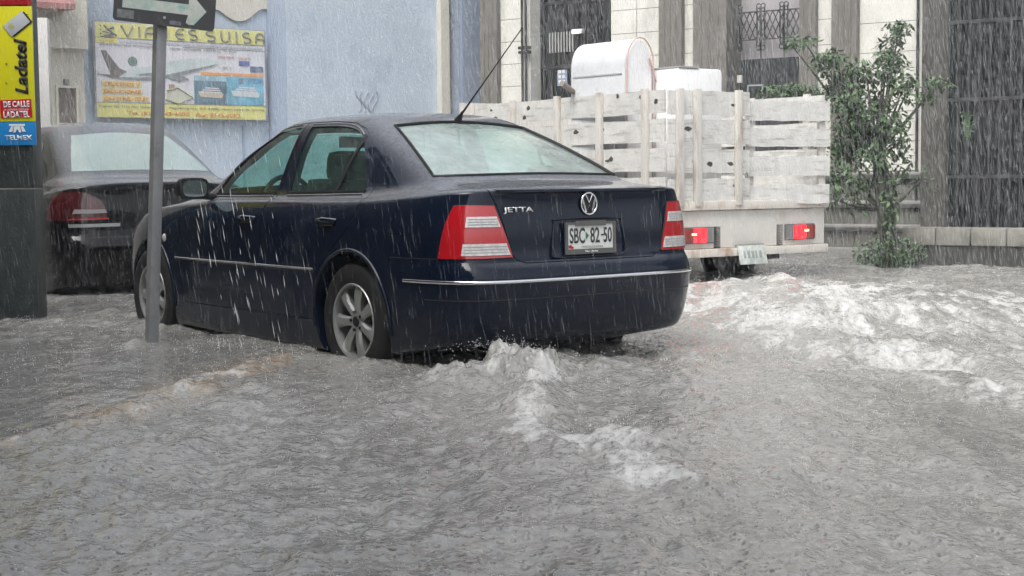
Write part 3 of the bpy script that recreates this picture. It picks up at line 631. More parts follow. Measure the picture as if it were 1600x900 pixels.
    # bumper top joint below the quarter panel
    for sg in (1, -1):
        pts = [S.wrap(sg*u, .668, .0) for u in np.linspace(.80, 1.12, 14)]; ribbon(pts, .005, .0012).build('bumper_seam', M['dark'], car, 40)
        for x0 in (0, 2.513):
            pts = [S.side(x0+.368*math.cos(a), .318+.374*math.sin(a), .001, sg) for a in np.linspace(R(-8), R(188), 40)]
            mb = MB(); mb.tube([p for p in pts if p], .011, 8); mb.build('wheel_arch_lip', M['navy'], car, 60)
        for x in (.225, 1.13):
            p = S.side(x, .845, .0, sg); dn = ('rear_door' if x < 1 else 'front_door'); par = doors.get(dn, car) if sg == 1 else car
            mb = MB(); mb.tube([p+Vector((-.09,0,0)), p+Vector((-.07,sg*.022,0)), p+Vector((0,sg*.030,.003)), p+Vector((.07,sg*.022,0)), p+Vector((.09,0,0))], [.010,.013,.014,.013,.010], 8)
            h = mb.build('door_handle', M['navy'], par, 60)
            mb = MB(); mb.tube([p+Vector((-.07,sg*.003,-.02)), p+Vector((.07,sg*.003,-.02))], .012, 8); mb.build('handle_recess', M['dark'], h, 60)
        p = S.side(2.28, .70, .002, sg); mb = MB(); mb.lathe([(0,.010),(.018,.008),(.026,0)], n=16, c=p) if sg == 1 else mb.lathe([(0,-.010),(.018,-.008),(.026,0)], n=16, c=p)
        mb.build('side_marker', M['clear'], car, 50)
    # --- mirrors
    for sg in (1, -1):
        par = car; mm_ = empty('side_mirror', (1.79, sg*.90, 1.015)); mm_.parent = par
        bmn = bmesh.new(); bmesh.ops.create_cube(bmn, size=1)
        bmesh.ops.subdivide_edges(bmn, edges=bmn.edges[:], cuts=3, use_grid_fill=True)
        for v in bmn.verts:
            x, y, z = v.co*2; k = (abs(y)**4+abs(z)**4+1e-9)**.25; m_ = max(abs(y), abs(z), 1e-6)
            y, z = y*m_/k if k > 1e-3 else y, z*m_/k if k > 1e-3 else z
            t = (1-max(0, x)**2*.45); v.co = Vector((x*.055, y*.098*t, z*.066*t))
        mh = bpy.data.meshes.new('h'); bmn.to_mesh(mh); bmn.free(); link('mirror_housing', mh, mm_, M['dark'], 60)
        g = MB(); ov = [(.080*math.copysign(abs(math.cos(a))**.6, math.cos(a)), .050*math.copysign(abs(math.sin(a))**.6, math.sin(a))) for a in np.linspace(0, 2*PI, 33)[:-1]]
        g.prism(ov, -.0585, -.052, 'yz'); g.build('mirror_glass', mat('mirror_glass', (.55,.62,.6), .12, 1), mm_)
        st = MB(); st.tube([(.0, -sg*.08, -.045), (.0, -sg*.17, -.055)], .022, 8); st.build('mirror_arm', M['dark'], mm_, 50)
    # --- plate, badge, lettering
    def rear_M(y, z, off=0): 
        p = S.back(y, z, off); p2 = S.back(y, z+.03, off) or p+Vector((0,0,.03)); return basis(p, (0, -1, 0), (p2-p))
    pc = S.back(.012, .757, .0); pl = empty('licence_plate', (pc.x-.012, pc.y, pc.z)); pl.parent = car; BM = basis((0,0,0), (0,-1,0), (.02,0,1)); 
    def BX(mb, x0,x1,y0,y1,z0,z1): mb.box(x0,x1,y0,y1,z0,z1, M=BM)
    mb = MB(); BX(mb,-.168,.168,-.084,-.058,0,.010); BX(mb,-.168,-.152,-.058,.078,0,.010); BX(mb,.152,.168,-.058,.078,0,.010); BX(mb,-.152,-.10,.066,.078,0,.010); BX(mb,.10,.152,.066,.078,0,.010); BX(mb,-.10,.10,.058,.084,0,.012)
    mb.build('plate_frame', M['plateframe'], pl)
    mb = MB(); BX(mb,-.152,.152,-.060,.070,-.004,.004); mb.build('plate_panel', M['plate'], pl)
    def TX(s, x, y, w, h, m, **k): return text_obj(s, k.pop('nm', 'plate_lettering'), m, pl, w, h, BM @ Matrix.Translation((x, y, k.pop('z', .0045))), extrude=.0015, **k)
    TX('SBC', -.088, .010, .100, .078, M['plateink'], bold=.012); TX('82', .030, .010, .062, .078, M['plateink'], bold=.012); TX('-', .080, .010, .018, .008, M['plateink']); TX('50', .116, .010, .056, .078, M['plateink'], bold=.012)
    mb = MB(); mb.prism([(-.032,-.012),(-.010,.008),(-.032,.028)], .0045, .006, 'xy', M=BM); mb.build('plate_arrow', M['green'], pl)
    TX('TAMAULIPAS', .012, -.047, .14, .010, mat('plate_grey_ink', (.3,.32,.33), .5), nm='plate_lettering')
    mb = MB(); mb.prism([(-.146,-.052),(-.118,-.056),(-.112,-.048),(-.134,-.036),(-.146,-.040)], .0045, .006, 'xy', M=BM); mb.build('plate_red_mark', M['red'], pl)
    TX('San Jose', .0, -.0715, .085, .014, M['plate'], bold=.02, z=.0102)
    # badge: ring, V over W
    bM = rear_M(0, .927, .004); mb = MB(); n = 40
    ring = [bM @ Vector((.052*math.cos(a), .055*math.sin(a), .006)) for a in np.linspace(0, 2*PI, n+1)]
    mb.tube(ring, .0055, 8, caps=False)
    def bar(pts, w=.0052): mb.tube([bM @ Vector((x, y, .006)) for x, y in pts], w, 6)
    bar([(-.022,.046),(0,.006),(.022,.046)]); bar([(-.043,.026),(-.019,-.044),(0,-.006),(.019,-.044),(.043,.026)])
    mb.build('badge', M['chrome'], doors.get('trunk_lid', car), 50)
    mb = MB(); mb.prism([(.050*math.cos(a), .053*math.sin(a)) for a in np.linspace(0, 2*PI, 33)[:-1]], .0, .003, 'xy', M=bM); mb.build('badge_backing', M['dark'], doors.get('trunk_lid', car))
    text_obj('JETTA', 'nameplate_lettering', mat('satin_chrome', (.8,.8,.8), .3, .4), doors.get('trunk_lid', car), .185, .032, rear_M(.445, .901, .003), extrude=.003, bold=.012)
    # --- antenna
    p = S.b.ray_cast(Vector((.19, 0, 2)), Vector((0, 0, -1)))[0]; an = empty('antenna', p); an.parent = car
    mb = MB(); mb.tube([(.03,0,-.01),(.02,0,.018),(-.005,0,.042),(-.02,0,.06)], [.030,.022,.011,.007], 10); mb.build('antenna_base', M['dark'], an, 60)
    tip = Vector((-.215-.17, 0, 1.86)) - p
    mb = MB(); q0 = Vector((-.02, 0, .055)); mb.tube([q0, q0.lerp(tip, .12), q0.lerp(tip, .5), tip], [.0065,.0055,.0035,.0028], 8); mb.tube([tip-(tip-q0)*.02, tip], .004, 8); mb.build('antenna_mast', M['dark'], an, 60)
    # --- interior
    def cushion(w, d, h, bev=.04):
        mb = MB(); mb.box(-d/2, d/2, -w/2, w/2, 0, h); return mb
    for y in (.36, -.36):
        s = empty('front_seat', (1.24, y, .5)); s.parent = car
        cushion(.48, .50, .14).build('seat_base', M['cloth'], s, 0, .04)
        b = MB(); b.box(-.06, .06, -.24, .24, .05, .56, M=Matrix.Translation((-.26,0,.02)) @ Matrix.Rotation(R(-14), 4, 'Y')); b.build('seat_back', M['cloth'], s, 0, .045)
        hb = MB(); hb.box(-.055, .055, -.14, .14, 0, .18, M=Matrix.Translation((-.42,0,.55)) @ Matrix.Rotation(R(-10), 4, 'Y')); hb.build('headrest', M['cloth'], s, 0, .052)
    s = empty('rear_bench', (.30, 0, .48)); s.parent = car
    cushion(1.2, .5, .14).build('seat_base', M['cloth'], s, 0, .04)
    b = MB(); b.box(-.07, .07, -.60, .60, .05, .52, M=Matrix.Translation((-.26,0,.02)) @ Matrix.Rotation(R(-22), 4, 'Y')); b.build('seat_back', M['cloth'], s, 0, .04)
    for y in (.34, -.34):
        hb = MB(); hb.box(-.05, .05, -.13, .13, 0, .13, M=Matrix.Translation((-.46,y,.52)) @ Matrix.Rotation(R(-14), 4, 'Y')); hb.build('headrest', M['cloth'], s, 0, .04)
    mb = MB(); mb.box(1.62, 2.1, -.66, .66, .62, .93); mb.build('dashboard', M['cloth'], car, 0, .06)
    mb = MB(); ringp = [Vector((1.52+.10*math.sin(a)*.35, .36+.185*math.cos(a), .90+.185*math.sin(a))) for a in np.linspace(0, 2*PI, 33)]; mb.tube(ringp, .016, 8, caps=False)
    for a in (R(200), R(340), R(270)): mb.tube([Vector((1.53,.36,.89)), Vector((1.52+.035*math.sin(a), .36+.18*math.cos(a), .90+.18*math.sin(a)))], .018, 6)
    mb.build('steering_wheel', M['dark'], car, 50)
    mb = MB(); mb.box(1.30, 1.32, -.12, .12, 1.26, 1.33); mb.build('rear_view_mirror', M['dark'], car, 0, .008)
    mb = MB(); mb.box(-.50, -.02, -.60, .60, .985, 1.0); mb.build('parcel_shelf', M['cloth'], car)
    mb = MB(); mb.box(-.22, -.215, .24, .50, 1.09, 1.13); mb.build('rear_window_sticker', M['white'], car)
    # --- wheels and underside
    for x in (0, 2.513):
        for sg in (1, -1): make_wheel(car, x, sg*.755, sg)
    mb = MB(); mb.tube([(-.4,-.42,.27),(-.82,-.42,.255)], .019, 12); mb.build('exhaust_pipe', mat('exhaust', (.08,.07,.06), .6, .7), car, 50)
    mb = MB(); mb.box(-.2, .2, -.66, .66, .18, .26); mb.tube([(0,-.7,.315),(0,.7,.315)], .04, 8); mb.tube([(2.513,-.7,.315),(2.513,.7,.315)], .04, 8); mb.build('axle', M['dark'], car)
    return car
CAR = make_car()

def make_black_car():
    car = empty('parked_car', (-3.42, 13.10, -.165), R(90+32), label='black sedan with fogged rear window parked ahead, partly hidden by the payphone column', cat='car')
    rows = [[(p[0]-(.05 if p[0] < -.5 else 0), p[1]*1.03, p[2]*1.0 + max(0, p[2]-.6)*.23) for p in r] for r in sedan_rows()]
    for k in (11, 12, 13):         # lid edge sags toward the corners
        rows[k] = [(x, y, z-.055*min(1, (max(0, y-.25)/.6))**1.5 if i < 5 else z-.05) for i, (x, y, z) in enumerate(rows[k])]
    skin = cage_mesh(rows, 3); S = Surf(skin)
    body = skin.copy(); wc = MB()
    for x in (0, 2.513):
        for sg in (1, -1):
            n = 32; vs = []
            for k in range(n):
                a = 2*PI*k/n; vs += [(x+.36*math.cos(a), sg*.56, .32+.36*math.sin(a)), (x+.36*math.cos(a), sg*1.2, .32+.36*math.sin(a))]
            wc.add(vs, [(2*k, 2*k+1, (2*k+3) % (2*n), (2*k+2) % (2*n)) for k in range(n)] + [tuple(range(0, 2*n, 2)), tuple(reversed(range(1, 2*n, 2)))])
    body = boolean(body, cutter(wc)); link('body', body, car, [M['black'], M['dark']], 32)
    fog = mat('fogged_glass', (.27, .335, .325), .22, var=.06, vscale=5, bump=.15, bscale=90, coat=.8)
    zz = lambda z: z + max(0, z-.6)*.23
    g = coons(L2([(-.60,zz(1.075)),(0,zz(1.085)),(.60,zz(1.075))]), L2([(-.43,zz(1.335)),(0,zz(1.36)),(.43,zz(1.335))]), L2([(-.60,zz(1.075)),(-.52,zz(1.21)),(-.43,zz(1.335))]), L2([(.60,zz(1.075)),(.52,zz(1.21)),(.43,zz(1.335))]), 24, 16)
    patch(g, lambda a, b, o: S.back(a, b, o), .004, .01).build('rear_window', fog, car, 60)
    for sg in (1, -1):
        g = coons(L2([(1.75,zz(.99)),(0.05,zz(1.0))]), L2([(1.55,zz(1.22)),(1.2,zz(1.34)),(.6,zz(1.35)),(.28,zz(1.27))]), L2([(1.75,zz(.99)),(1.55,zz(1.22))]), L2([(.05,zz(1.0)),(.28,zz(1.27))]), 20, 10)
        patch(g, lambda a, b, o, sg=sg: S.side(a, b, o, sg), .003, .01).build('side_window', mat('dark_glass', (.02,.03,.03), .08, coat=1), car, 60)
        fn = lambda u, z, o, sg=sg: S.wrap(sg*u, z, o)
        lens = patch(coons(L2([(.46,.80),(.6,.78),(.86,.79)]), L2([(.50,.95),(.62,1.02),(.78,1.0)]), L2([(.46,.80),(.47,.88),(.50,.95)]), L2([(.86,.79),(.84,.92),(.78,1.0)]), 16, 12), fn, .007, .02).build('tail_light', mat('wet_dark_lens', (.05,.003,.004), .25, coat=1, var=.4, vscale=12), car, 50)
        patch(coons(L2([(.46,.845),(.66,.84)]), L2([(.475,.875),(.65,.875)]), L2([(.46,.845),(.475,.875)]), L2([(.66,.84),(.65,.875)]), 10, 3), fn, .012, .008).build('reversing_lens', mat('dim_lens', (.25,.22,.22), .25), lens, 50)
        patch(coons(L2([(.45,.795),(.68,.79)]), L2([(.452,.805),(.68,.80)]), L2([(.45,.795),(.452,.805)]), L2([(.68,.79),(.68,.80)]), 10, 2), fn, .012, .008).build('red_strip', M['red'], lens, 50)
        patch(coons(L2([(.36,.735),(.68,.730)]), L2([(.36,.762),(.68,.757)]), L2([(.36,.735),(.36,.762)]), L2([(.68,.730),(.68,.757)]), 12, 2), fn, .010, .01).build('chrome_strip', M['alloy'], car, 50)
    for x in (0, 2.513):
        for sg in (1, -1): make_wheel(car, x, sg*.775, sg)
    return car
BLACK = make_black_car()

# ================================================================== BUILDINGS
STONE = mat('cream_stone', (.60, .59, .54), .6, var=.08, vscale=3, bump=.15, bscale=40, stain=(.34,.33,.30), samt=.35, sstretch=(1,1,.35))
BROWN = mat('brown_pilaster_stone', (.135, .125, .11), .65, var=.12, vscale=8, bump=.3, bscale=60, stain=(.09,.085,.075), samt=.4, sstretch=(3,3,.3))
DARKST = mat('dark_plinth_stone', (.115, .11, .095), .6, var=.25, vscale=5, bump=.3, bscale=50, stain=(.05,.06,.04), samt=.6)
MOULD = mat('grey_moulding_stone', (.20, .195, .18), .55, var=.15, vscale=5)
IRON = mat('wet_iron', (.025, .025, .025), .4, .3)
WINDK = mat('dark_window_glass', (.012, .014, .015), .12, var=.3, vscale=2, coat=.6)
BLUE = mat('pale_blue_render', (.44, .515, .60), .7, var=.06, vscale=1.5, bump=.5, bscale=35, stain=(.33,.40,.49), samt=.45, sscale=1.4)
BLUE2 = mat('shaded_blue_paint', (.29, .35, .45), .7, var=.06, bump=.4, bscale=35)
CREAM = mat('cream_render', (.55, .53, .46), .7, var=.06, vscale=2, bump=.3, bscale=30, stain=(.42,.40,.35), samt=.3)
def on(e, mb, name, m, smooth=0, bevel=0): return mb.build(name, m, e, smooth, bevel)

# ---- bank on the right: facade frame
BF = Frame((4.7, 18.0), R(-34))
bank = empty('stone_building', BF.p, BF.a, label='cream stone building with brown pilasters and dark barred windows behind the truck and tree', cat='building')
def bx(px, py=150, off=0): return BF.loc(px, py, off)[0]
def bz(px, py, off=0): return BF.loc(px, py, off)[1]
ZT = 9.0
mb = MB(); mb.box(bx(752), 16, .45, 7, -.5, ZT)
on(bank, mb, 'wall', mat('recess_wall', (.10,.10,.10), .6, var=.2))
zlow = .98
for a, b in ((783,816),(955,1036),(1069,1089),(1277,1304),(1342,1440)):
    mb = MB(); x0, x1 = bx(a), bx(b); z = zlow; k = 0
    step = .315 if a != 1342 else .36
    cols = 2 if b-a > 60 and a != 1342 else 1
    while z < ZT:
        for c in range(cols):
            w = (x1-x0)/cols; mb.box(x0+c*w+.004, x0+(c+1)*w-.004, .0, .40, z+.004, z+step-.004)
        z += step
    on(bank, mb, 'stone_blocks', STONE, 0, 0)
    mb = MB(); mb.box(x0, x1, .006, .45, zlow, ZT); on(bank, mb, 'mortar', mat('joint_grey', (.16,.155,.14), .8))
for a, b in ((757,783),(1035,1070),(1088,1140),(1253,1278),(1303,1342)):
    mb = MB(); x0, x1 = bx(a), bx(b); mb.box(x0, x1, -.10, .45, .9, ZT)
    for k in range(1, 4): mb.box(x0+(x1-x0)*k/4-.008, x0+(x1-x0)*k/4+.008, -.108, -.09, .9, ZT)
    on(bank, mb, 'pilaster', BROWN)
# brownish jamb at the far right
mb = MB(); mb.box(bx(1447), bx(1490), -.17, .45, -.3, ZT); on(bank, mb, 'gate_jamb', mat('dark_brown_jamb', (.055,.050,.042), .6, var=.3, stain=(.03,.03,.025), samt=.5, sstretch=(3,3,.3)))
mb = MB(); mb.box(bx(1439), bx(1445), -.05, .3, .96, ZT); on(bank, mb, 'corner_strip', STONE)
for p in (819, 825): 
    mb = MB(); mb.tube([(bx(p), -.04, .5), (bx(p), -.04, ZT)], .018, 8); on(bank, mb, 'drain_pipe', IRON, 50)
mb = MB(); mb.tube([(bx(1436), -.07, .5), (bx(1436), -.07, ZT)], .018, 8); on(bank, mb, 'drain_pipe', IRON, 50)
for z in (bz(822, 75), bz(822, 82)):
    mb = MB(); mb.box(bx(815), bx(832), -.08, -.02, z-.02, z+.02); on(bank, mb, 'pipe_bracket', IRON)
mb = MB(); mb.box(bx(816), bx(828), .02, .42, .9, ZT); on(bank, mb, 'window_jamb', STONE)
# window with bars (828-955)
def window(a, b, z0, z1, nbars, off=.30, mid=True):
    x0, x1 = bx(a), bx(b); w = MB(); w.box(x0, x1, off+.06, off+.12, z0, z1); wo = on(bank, w, 'window', WINDK)
    f = MB(); n = nbars
    for k in range(n+1):
        x = x0+(x1-x0)*k/n; f.box(x-.013, x+.013, off-.02, off+.02, z0, z1)
    for z in np.arange(z0+.2, z1, .9): f.box(x0, x1, off-.03, off+.03, z-.02, z+.02)
    on(wo, f, 'window_bars', IRON); return wo
w1 = window(829, 954, .5, ZT, 7)
for j, (pa, za, zb) in enumerate(((849, 45, 78),)):
    mb = MB(); 
    for k in range(9): x = bx(845+k*4.5); mb.box(x-.008, x+.008, .24, .26, bz(860, 80), bz(860, 48))
    on(w1, mb, 'light_grille', mat('pale_bars', (.35,.35,.34), .5))
mb = MB(); mb.box(bx(858), bx(873), .22, .235, bz(865, 133), bz(865, 108)); po = on(bank, mb, 'notice', mat('blue_notice', (.22,.27,.42), .5, var=.3, vscale=20))
mb = MB(); 
for r_ in range(3):
    for c_ in range(2): mb.box(bx(860+c_*6), bx(864+c_*6), .212, .219, bz(865, 129-r_*8), bz(865, 124-r_*8))
on(po, mb, 'notice_mark', M['white'])
lp = empty('wall_lamp', BF.p + BF.u*bx(897) + BF.n*.1 + Vector((0,0,bz(897, 48))), BF.a, label='small lit bulkhead lamp over the dark barred window behind the truck', cat='lamp')
mb = MB(); mb.box(-.085, .085, -.03, .06, -.035, .03); mb.build('lamp_housing', M['white'], lp, 0, .012)
mb = MB(); mb.box(-.06, .06, -.045, -.031, -.03, .01); mb.build('lamp_glass', mat('lamp_glow', (.9,.7,.45), .4, emit=(1,.72,.42), es=1.4), lp)
mb = MB(); mb.box(-.03, .03, .06, .20, -.03, .02); mb.build('lamp_arm', IRON, lp)
# the recess 1140-1253: pinkish wall above a black band, ornate iron grille in front
x0, x1 = bx(1140), bx(1253); zb = bz(1200, 88)
mb = MB(); mb.box(x0, x1, .36, .44, zb, ZT); on(bank, mb, 'recess_panel', mat('pinkish_plaster', (.33, .31, .32), .6, var=.1))
mb = MB(); mb.box(x0, x1, .30, .38, -.3, zb); on(bank, mb, 'dark_band', mat('black_band', (.03,.032,.034), .3, var=.3))
def grille(px0, px1, ztop, zbot, off=.20):
    g = MB(); X0, X1 = bx(px0), bx(px1); n = 3; w = (X1-X0)/n
    for k in range(n):
        a, b = X0+k*w, X0+(k+1)*w
        for z in (ztop, zbot): g.tube([(a, off, z), (b, off, z)], .010, 6)
        m = 4
        for i in range(-m, m+1):
            t0 = a + (b-a)*i/m; pts = []
            for sgn in (1, -1):
                P = [(t0+(b-a)*.5*s_*sgn + (0 if sgn > 0 else (b-a)*.5), off, zbot+(ztop-zbot)*s_) for s_ in np.linspace(0, 1, 9)]
                P = [p for p in P if a+.02 < p[0] < b-.02]
                if len(P) > 1: g.tube(P, .007, 5)
        for cx in (a+.03, b-.03):
            for dx in (-.022, .022): g.tube([(cx+dx, off-.01, ztop+.06), (cx+dx, off-.01, zbot-.10)], .010, 6)
            for z in (ztop+.07, zbot-.11): g.tube([(cx+.03*math.cos(t), off-.01, z+.03*math.sin(t)) for t in np.linspace(0, 2*PI, 13)], .008, 5, caps=False)
    g.tube([(X0+w, off, zbot), (X0+w, off, zbot-.42)], .008, 5); g.tube([(X0+2*w, off, zbot), (X0+2*w, off, zbot-.42)], .008, 5)
    return g
on(bank, grille(1143, 1252, bz(1200, 14), bz(1200, 58)), 'ornate_grille', IRON, 40)
mb = MB(); z0, z1 = bz(1168, 158), bz(1168, 131); xa, xb = bx(1156), bx(1181)
for q in ((xa,xb,z0,z0+.018),(xa,xb,z1-.018,z1),(xa,xa+.015,z0,z1),(xb-.015,xb,z0,z1)): mb.box(q[0], q[1], .22, .24, q[2], q[3])
on(bank, mb, 'sign_frame', mat('pale_frame', (.3,.34,.34), .5))
mb = MB(); mb.box(bx(1141), bx(1148), .2, .24, bz(1145, 128), bz(1145, 116)); on(bank, mb, 'switch_box', M['white'])
# plinth with courses and mouldings
XG = bx(1446); mb = MB(); z = -.4; 
for k in range(4):
    zt = [.02, .31, .60, .88][k]; x = bx(752); j = 0
    while x < XG-.02:
        wd = .62 + .1*((j*7+k*3) % 3); mb.box(x+.004, min(x+wd, XG)-.004, -.06, .45, z, zt-.07); x += wd; j += 1
    z = zt
on(bank, mb, 'plinth', DARKST, 0, 0)
for zt in (.02, .31, .60, .95):
    mb = MB(); mb.prism([(-.06, zt-.07), (-.12, zt-.055), (-.15, zt-.02), (-.15, zt+.0), (-.06, zt+.02)], bx(752), XG, 'yz'); on(bank, mb, 'moulding', MOULD)
# dark barred front on the far right, running on out of the picture
w2 = window(1490, 1760, -.2, ZT, 16, -.20)
for c_ in [o for o in COL.objects if o.parent == w2]: c_.data.materials[0] = mat('gate_iron_bars', (.016,.017,.017), .6)
mb = MB(); xe = bx(1760)
for k in range(5): mb.box(xe+k*2.2, xe+k*2.2+.5, -.05, .45, -.4, ZT)
on(bank, mb, 'pilaster', BROWN)
mb = MB(); mb.box(xe, 16, .2, .45, -.4, ZT); on(bank, mb, 'shutter', WINDK)
mb = MB(); mb.box(bx(752), 16, -.3, 7, ZT, ZT+.3); on(bank, mb, 'roof', MOULD)

# planter wall in front of the dark windows
p0 = gnd(1408, 412); PF = Frame((p0.x, p0.y), R(-34))
plw = empty('planter_wall', PF.p, PF.a, label='low planter wall with pale coping blocks under the dark windows at the right edge', cat='wall')
mb = MB(); mb.box(0, 9, .03, .30, -.4, .20); mb.build('base', mat('dark_wet_base', (.045,.045,.042), .5, var=.3), plw)
mb = MB(); x = 0; j = 0
while x < 9: wd = .36; mb.box(x+.006, x+wd-.006, 0, .34, .20, .38); x += wd
mb.build('coping', mat('coping_stone', (.21,.205,.18), .6, var=.25, vscale=4, stain=(.10,.10,.08)), plw, 0, .01)

# ---- the pale blue building crossing the street
WF_ = Frame((at(284, 100, 20).x, 20.0), R(37.8))
blue = empty('blue_building', WF_.p, WF_.a, label='pale blue rendered building behind the navy sedan carrying the travel billboard', cat='building')
s0, s1 = WF_.loc(131, 100)[0], WF_.loc(420, 100)[0]
e0 = WF_.loc(448, 100, -.55)[0]; e1 = WF_.loc(800, 100, -.55)[0]
mb = MB(); mb.box(s0, s1+.3, 0, 8, -.4, 10); on(blue, mb, 'wall', BLUE)
mb = MB(); mb.box(e0, e1, -.55, 7.5, -.4, 10); on(blue, mb, 'wall', BLUE)
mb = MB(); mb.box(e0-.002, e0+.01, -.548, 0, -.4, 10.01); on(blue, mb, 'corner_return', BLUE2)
zc = WF_.loc(420, 15)[1]
mb = MB(); c = [(s0+1.3+t*(s1-s0-1.3), zc-.0-.16*math.sin(PI*min(1, max(0, (t-.45)/.45)))-.1*(1-t)) for t in np.linspace(0, 1, 26)]
mb.prism([(a, b) for a, b in c] + [(s1, 10), (s0+1.3, 10)], -.03, .0, 'xz'); on(blue, mb, 'painted_cream_band', CREAM)
mb = MB(); mb.tube([(a, -.02, b) for a, b in c], .012, 5); on(blue, mb, 'band_edge', MOULD)
ea, eb = WF_.loc(686, 100, -.6)[0], WF_.loc(699, 100, -.6)[0]
mb = MB(); mb.box(ea, eb, -.66, -.55, -.4, 10); on(blue, mb, 'cream_pilaster', CREAM)
mb = MB(); mb.box(eb, eb+.06, -.62, -.55, -.4, 10); on(blue, mb, 'pilaster_edge', MOULD)
ea, eb = WF_.loc(720, 100, -.6)[0], WF_.loc(748, 100, -.6)[0]
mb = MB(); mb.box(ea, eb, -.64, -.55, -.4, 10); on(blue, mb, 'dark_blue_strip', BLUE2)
mb = MB(); mb.box(s0, e1, -.7, 8, 10, 10.3); on(blue, mb, 'roof', MOULD)
mb = MB(); gx, gz = WF_.loc(560, 160, -.55)
for k in range(5): mb.tube([(gx+.05*k*1.4+.05*math.sin(t*5+k), -.556, gz-.14+.3*t) for t in np.linspace(0, 1, 7)], .009, 4)
on(blue, mb, 'scrawled_graffiti', mat('faded_spray', (.24,.27,.33), .7))
mb = MB(); hx, hz = WF_.loc(379, 196); mb.box(hx-.01, hx+.01, -.02, 0, -.3, hz); on(blue, mb, 'conduit', BLUE2)

# ---- cream building further left
CF = Frame((at(131, 100, 19.0).x, 19.0), R(37.8))
crm = empty('cream_building', CF.p, CF.a, label='cream rendered building at the left edge with a small dark window', cat='building')
c0 = -7.0
zl = CF.loc(105, 77)[1]
mb = MB(); mb.box(c0, 0, .0, 6, -.4, zl); on(crm, mb, 'wall', CREAM)
mb = MB(); mb.box(c0, -.0, -.16, 6, zl, 9.5); on(crm, mb, 'upper_wall', CREAM)
a, za = CF.loc(91, 192); b, zb_ = CF.loc(117, 138)
mb = MB(); mb.box(a, b, -.01, .02, za, zb_); wn = on(crm, mb, 'window', mat('brownish_pane', (.16,.14,.12), .3, var=.3, vscale=8))
mb = MB(); mb.box(a-.03, b+.03, -.04, -.01, zb_, zb_+.03); mb.box(a-.03, b+.03, -.05, -.01, za-.03, za); mb.box(b, b+.03, -.04, -.01, za, zb_); mb.box(a-.03, a, -.04, -.01, za, zb_); on(wn, mb, 'window_frame', CREAM)
a, za = CF.loc(99, 132); b, zb_ = CF.loc(106, 124); mb = MB(); mb.box(a, b, -.05, -.0, za, zb_); on(crm, mb, 'junction_box', MOULD)
a, za = CF.loc(56, 14, -.2); b, zb_ = CF.loc(101, 3, -.2)
mb = MB(); mb.prism([(-.16, za), (-.55, za-.02), (-.55, za+.05), (-.16, zb_+.35)], a-2, b, 'yz'); on(crm, mb, 'red_awning', mat('faded_red', (.30,.14,.13), .6, var=.2))
mb = MB(); mb.box(c0, 0, -.2, 6, 9.5, 9.8); on(crm, mb, 'roof', MOULD)
mb = MB(); a, _z = CF.loc(60, 200); mb.box(c0, 0, -.3, 0, -.4, -.3+.2); on(crm, mb, 'step', MOULD)

# ---- billboard
ba, bza = WF_.loc(151, 181, -.10); bb, bzb = WF_.loc(415, 190, -.10); _, bt = WF_.loc(151, 32, -.10); _, bt2 = WF_.loc(417, 51, -.10)
BW = bb-ba; z0 = (bza+bzb)/2; BH = (bt+bt2)/2 - z0
bil = empty('billboard', WF_.p + WF_.u*ba - WF_.n*.10 + Vector((0,0,z0)), WF_.a, label='yellow and white travel agency billboard with an airliner, fixed to the pale blue wall', cat='billboard')
YEL = mat('billboard_yellow', (.62, .60, .22), .5, var=.06); INK = mat('billboard_grey_ink', (.21,.21,.20), .6)
ORG = mat('orange_ink', (.68,.33,.13), .6); WHT = mat('billboard_white', (.60,.60,.64), .5, var=.05)
def pnl(x0, x1, y0, y1, d, name, m, bev=0): 
    b = MB(); b.box(x0*BW, x1*BW, -d, -d+.012, y0*BH, y1*BH); return b.build(name, m, bil)
pnl(-.008, 1.008, -.012, 1.012, .0, 'backing_board', mat('board_frame_grey', (.28,.29,.30), .5))
pnl(0, 1, .0, 1, .018, 'panel', WHT)
pnl(.004, .996, .835, .995, .022, 'title_band', YEL); pnl(.004, .996, .006, .155, .022, 'footer_band', YEL); pnl(.004, .125, .78, .835, .0225, 'title_band', YEL)
for y in (.155, .835, .70): pnl(.0, 1, y, y+.006, .024, 'rule_line', INK) if y != .70 else pnl(.5, 1, .775, .779, .024, 'rule_line', INK)
def TB(s, x, y, w, h, m, name='lettering', **k): 
    return text_obj(s, name, m, bil, w*BW, h*BH, Matrix.Translation((x*BW, -.026, y*BH)) @ Matrix.Rotation(PI/2, 4, 'X'), extrude=.003, **k)
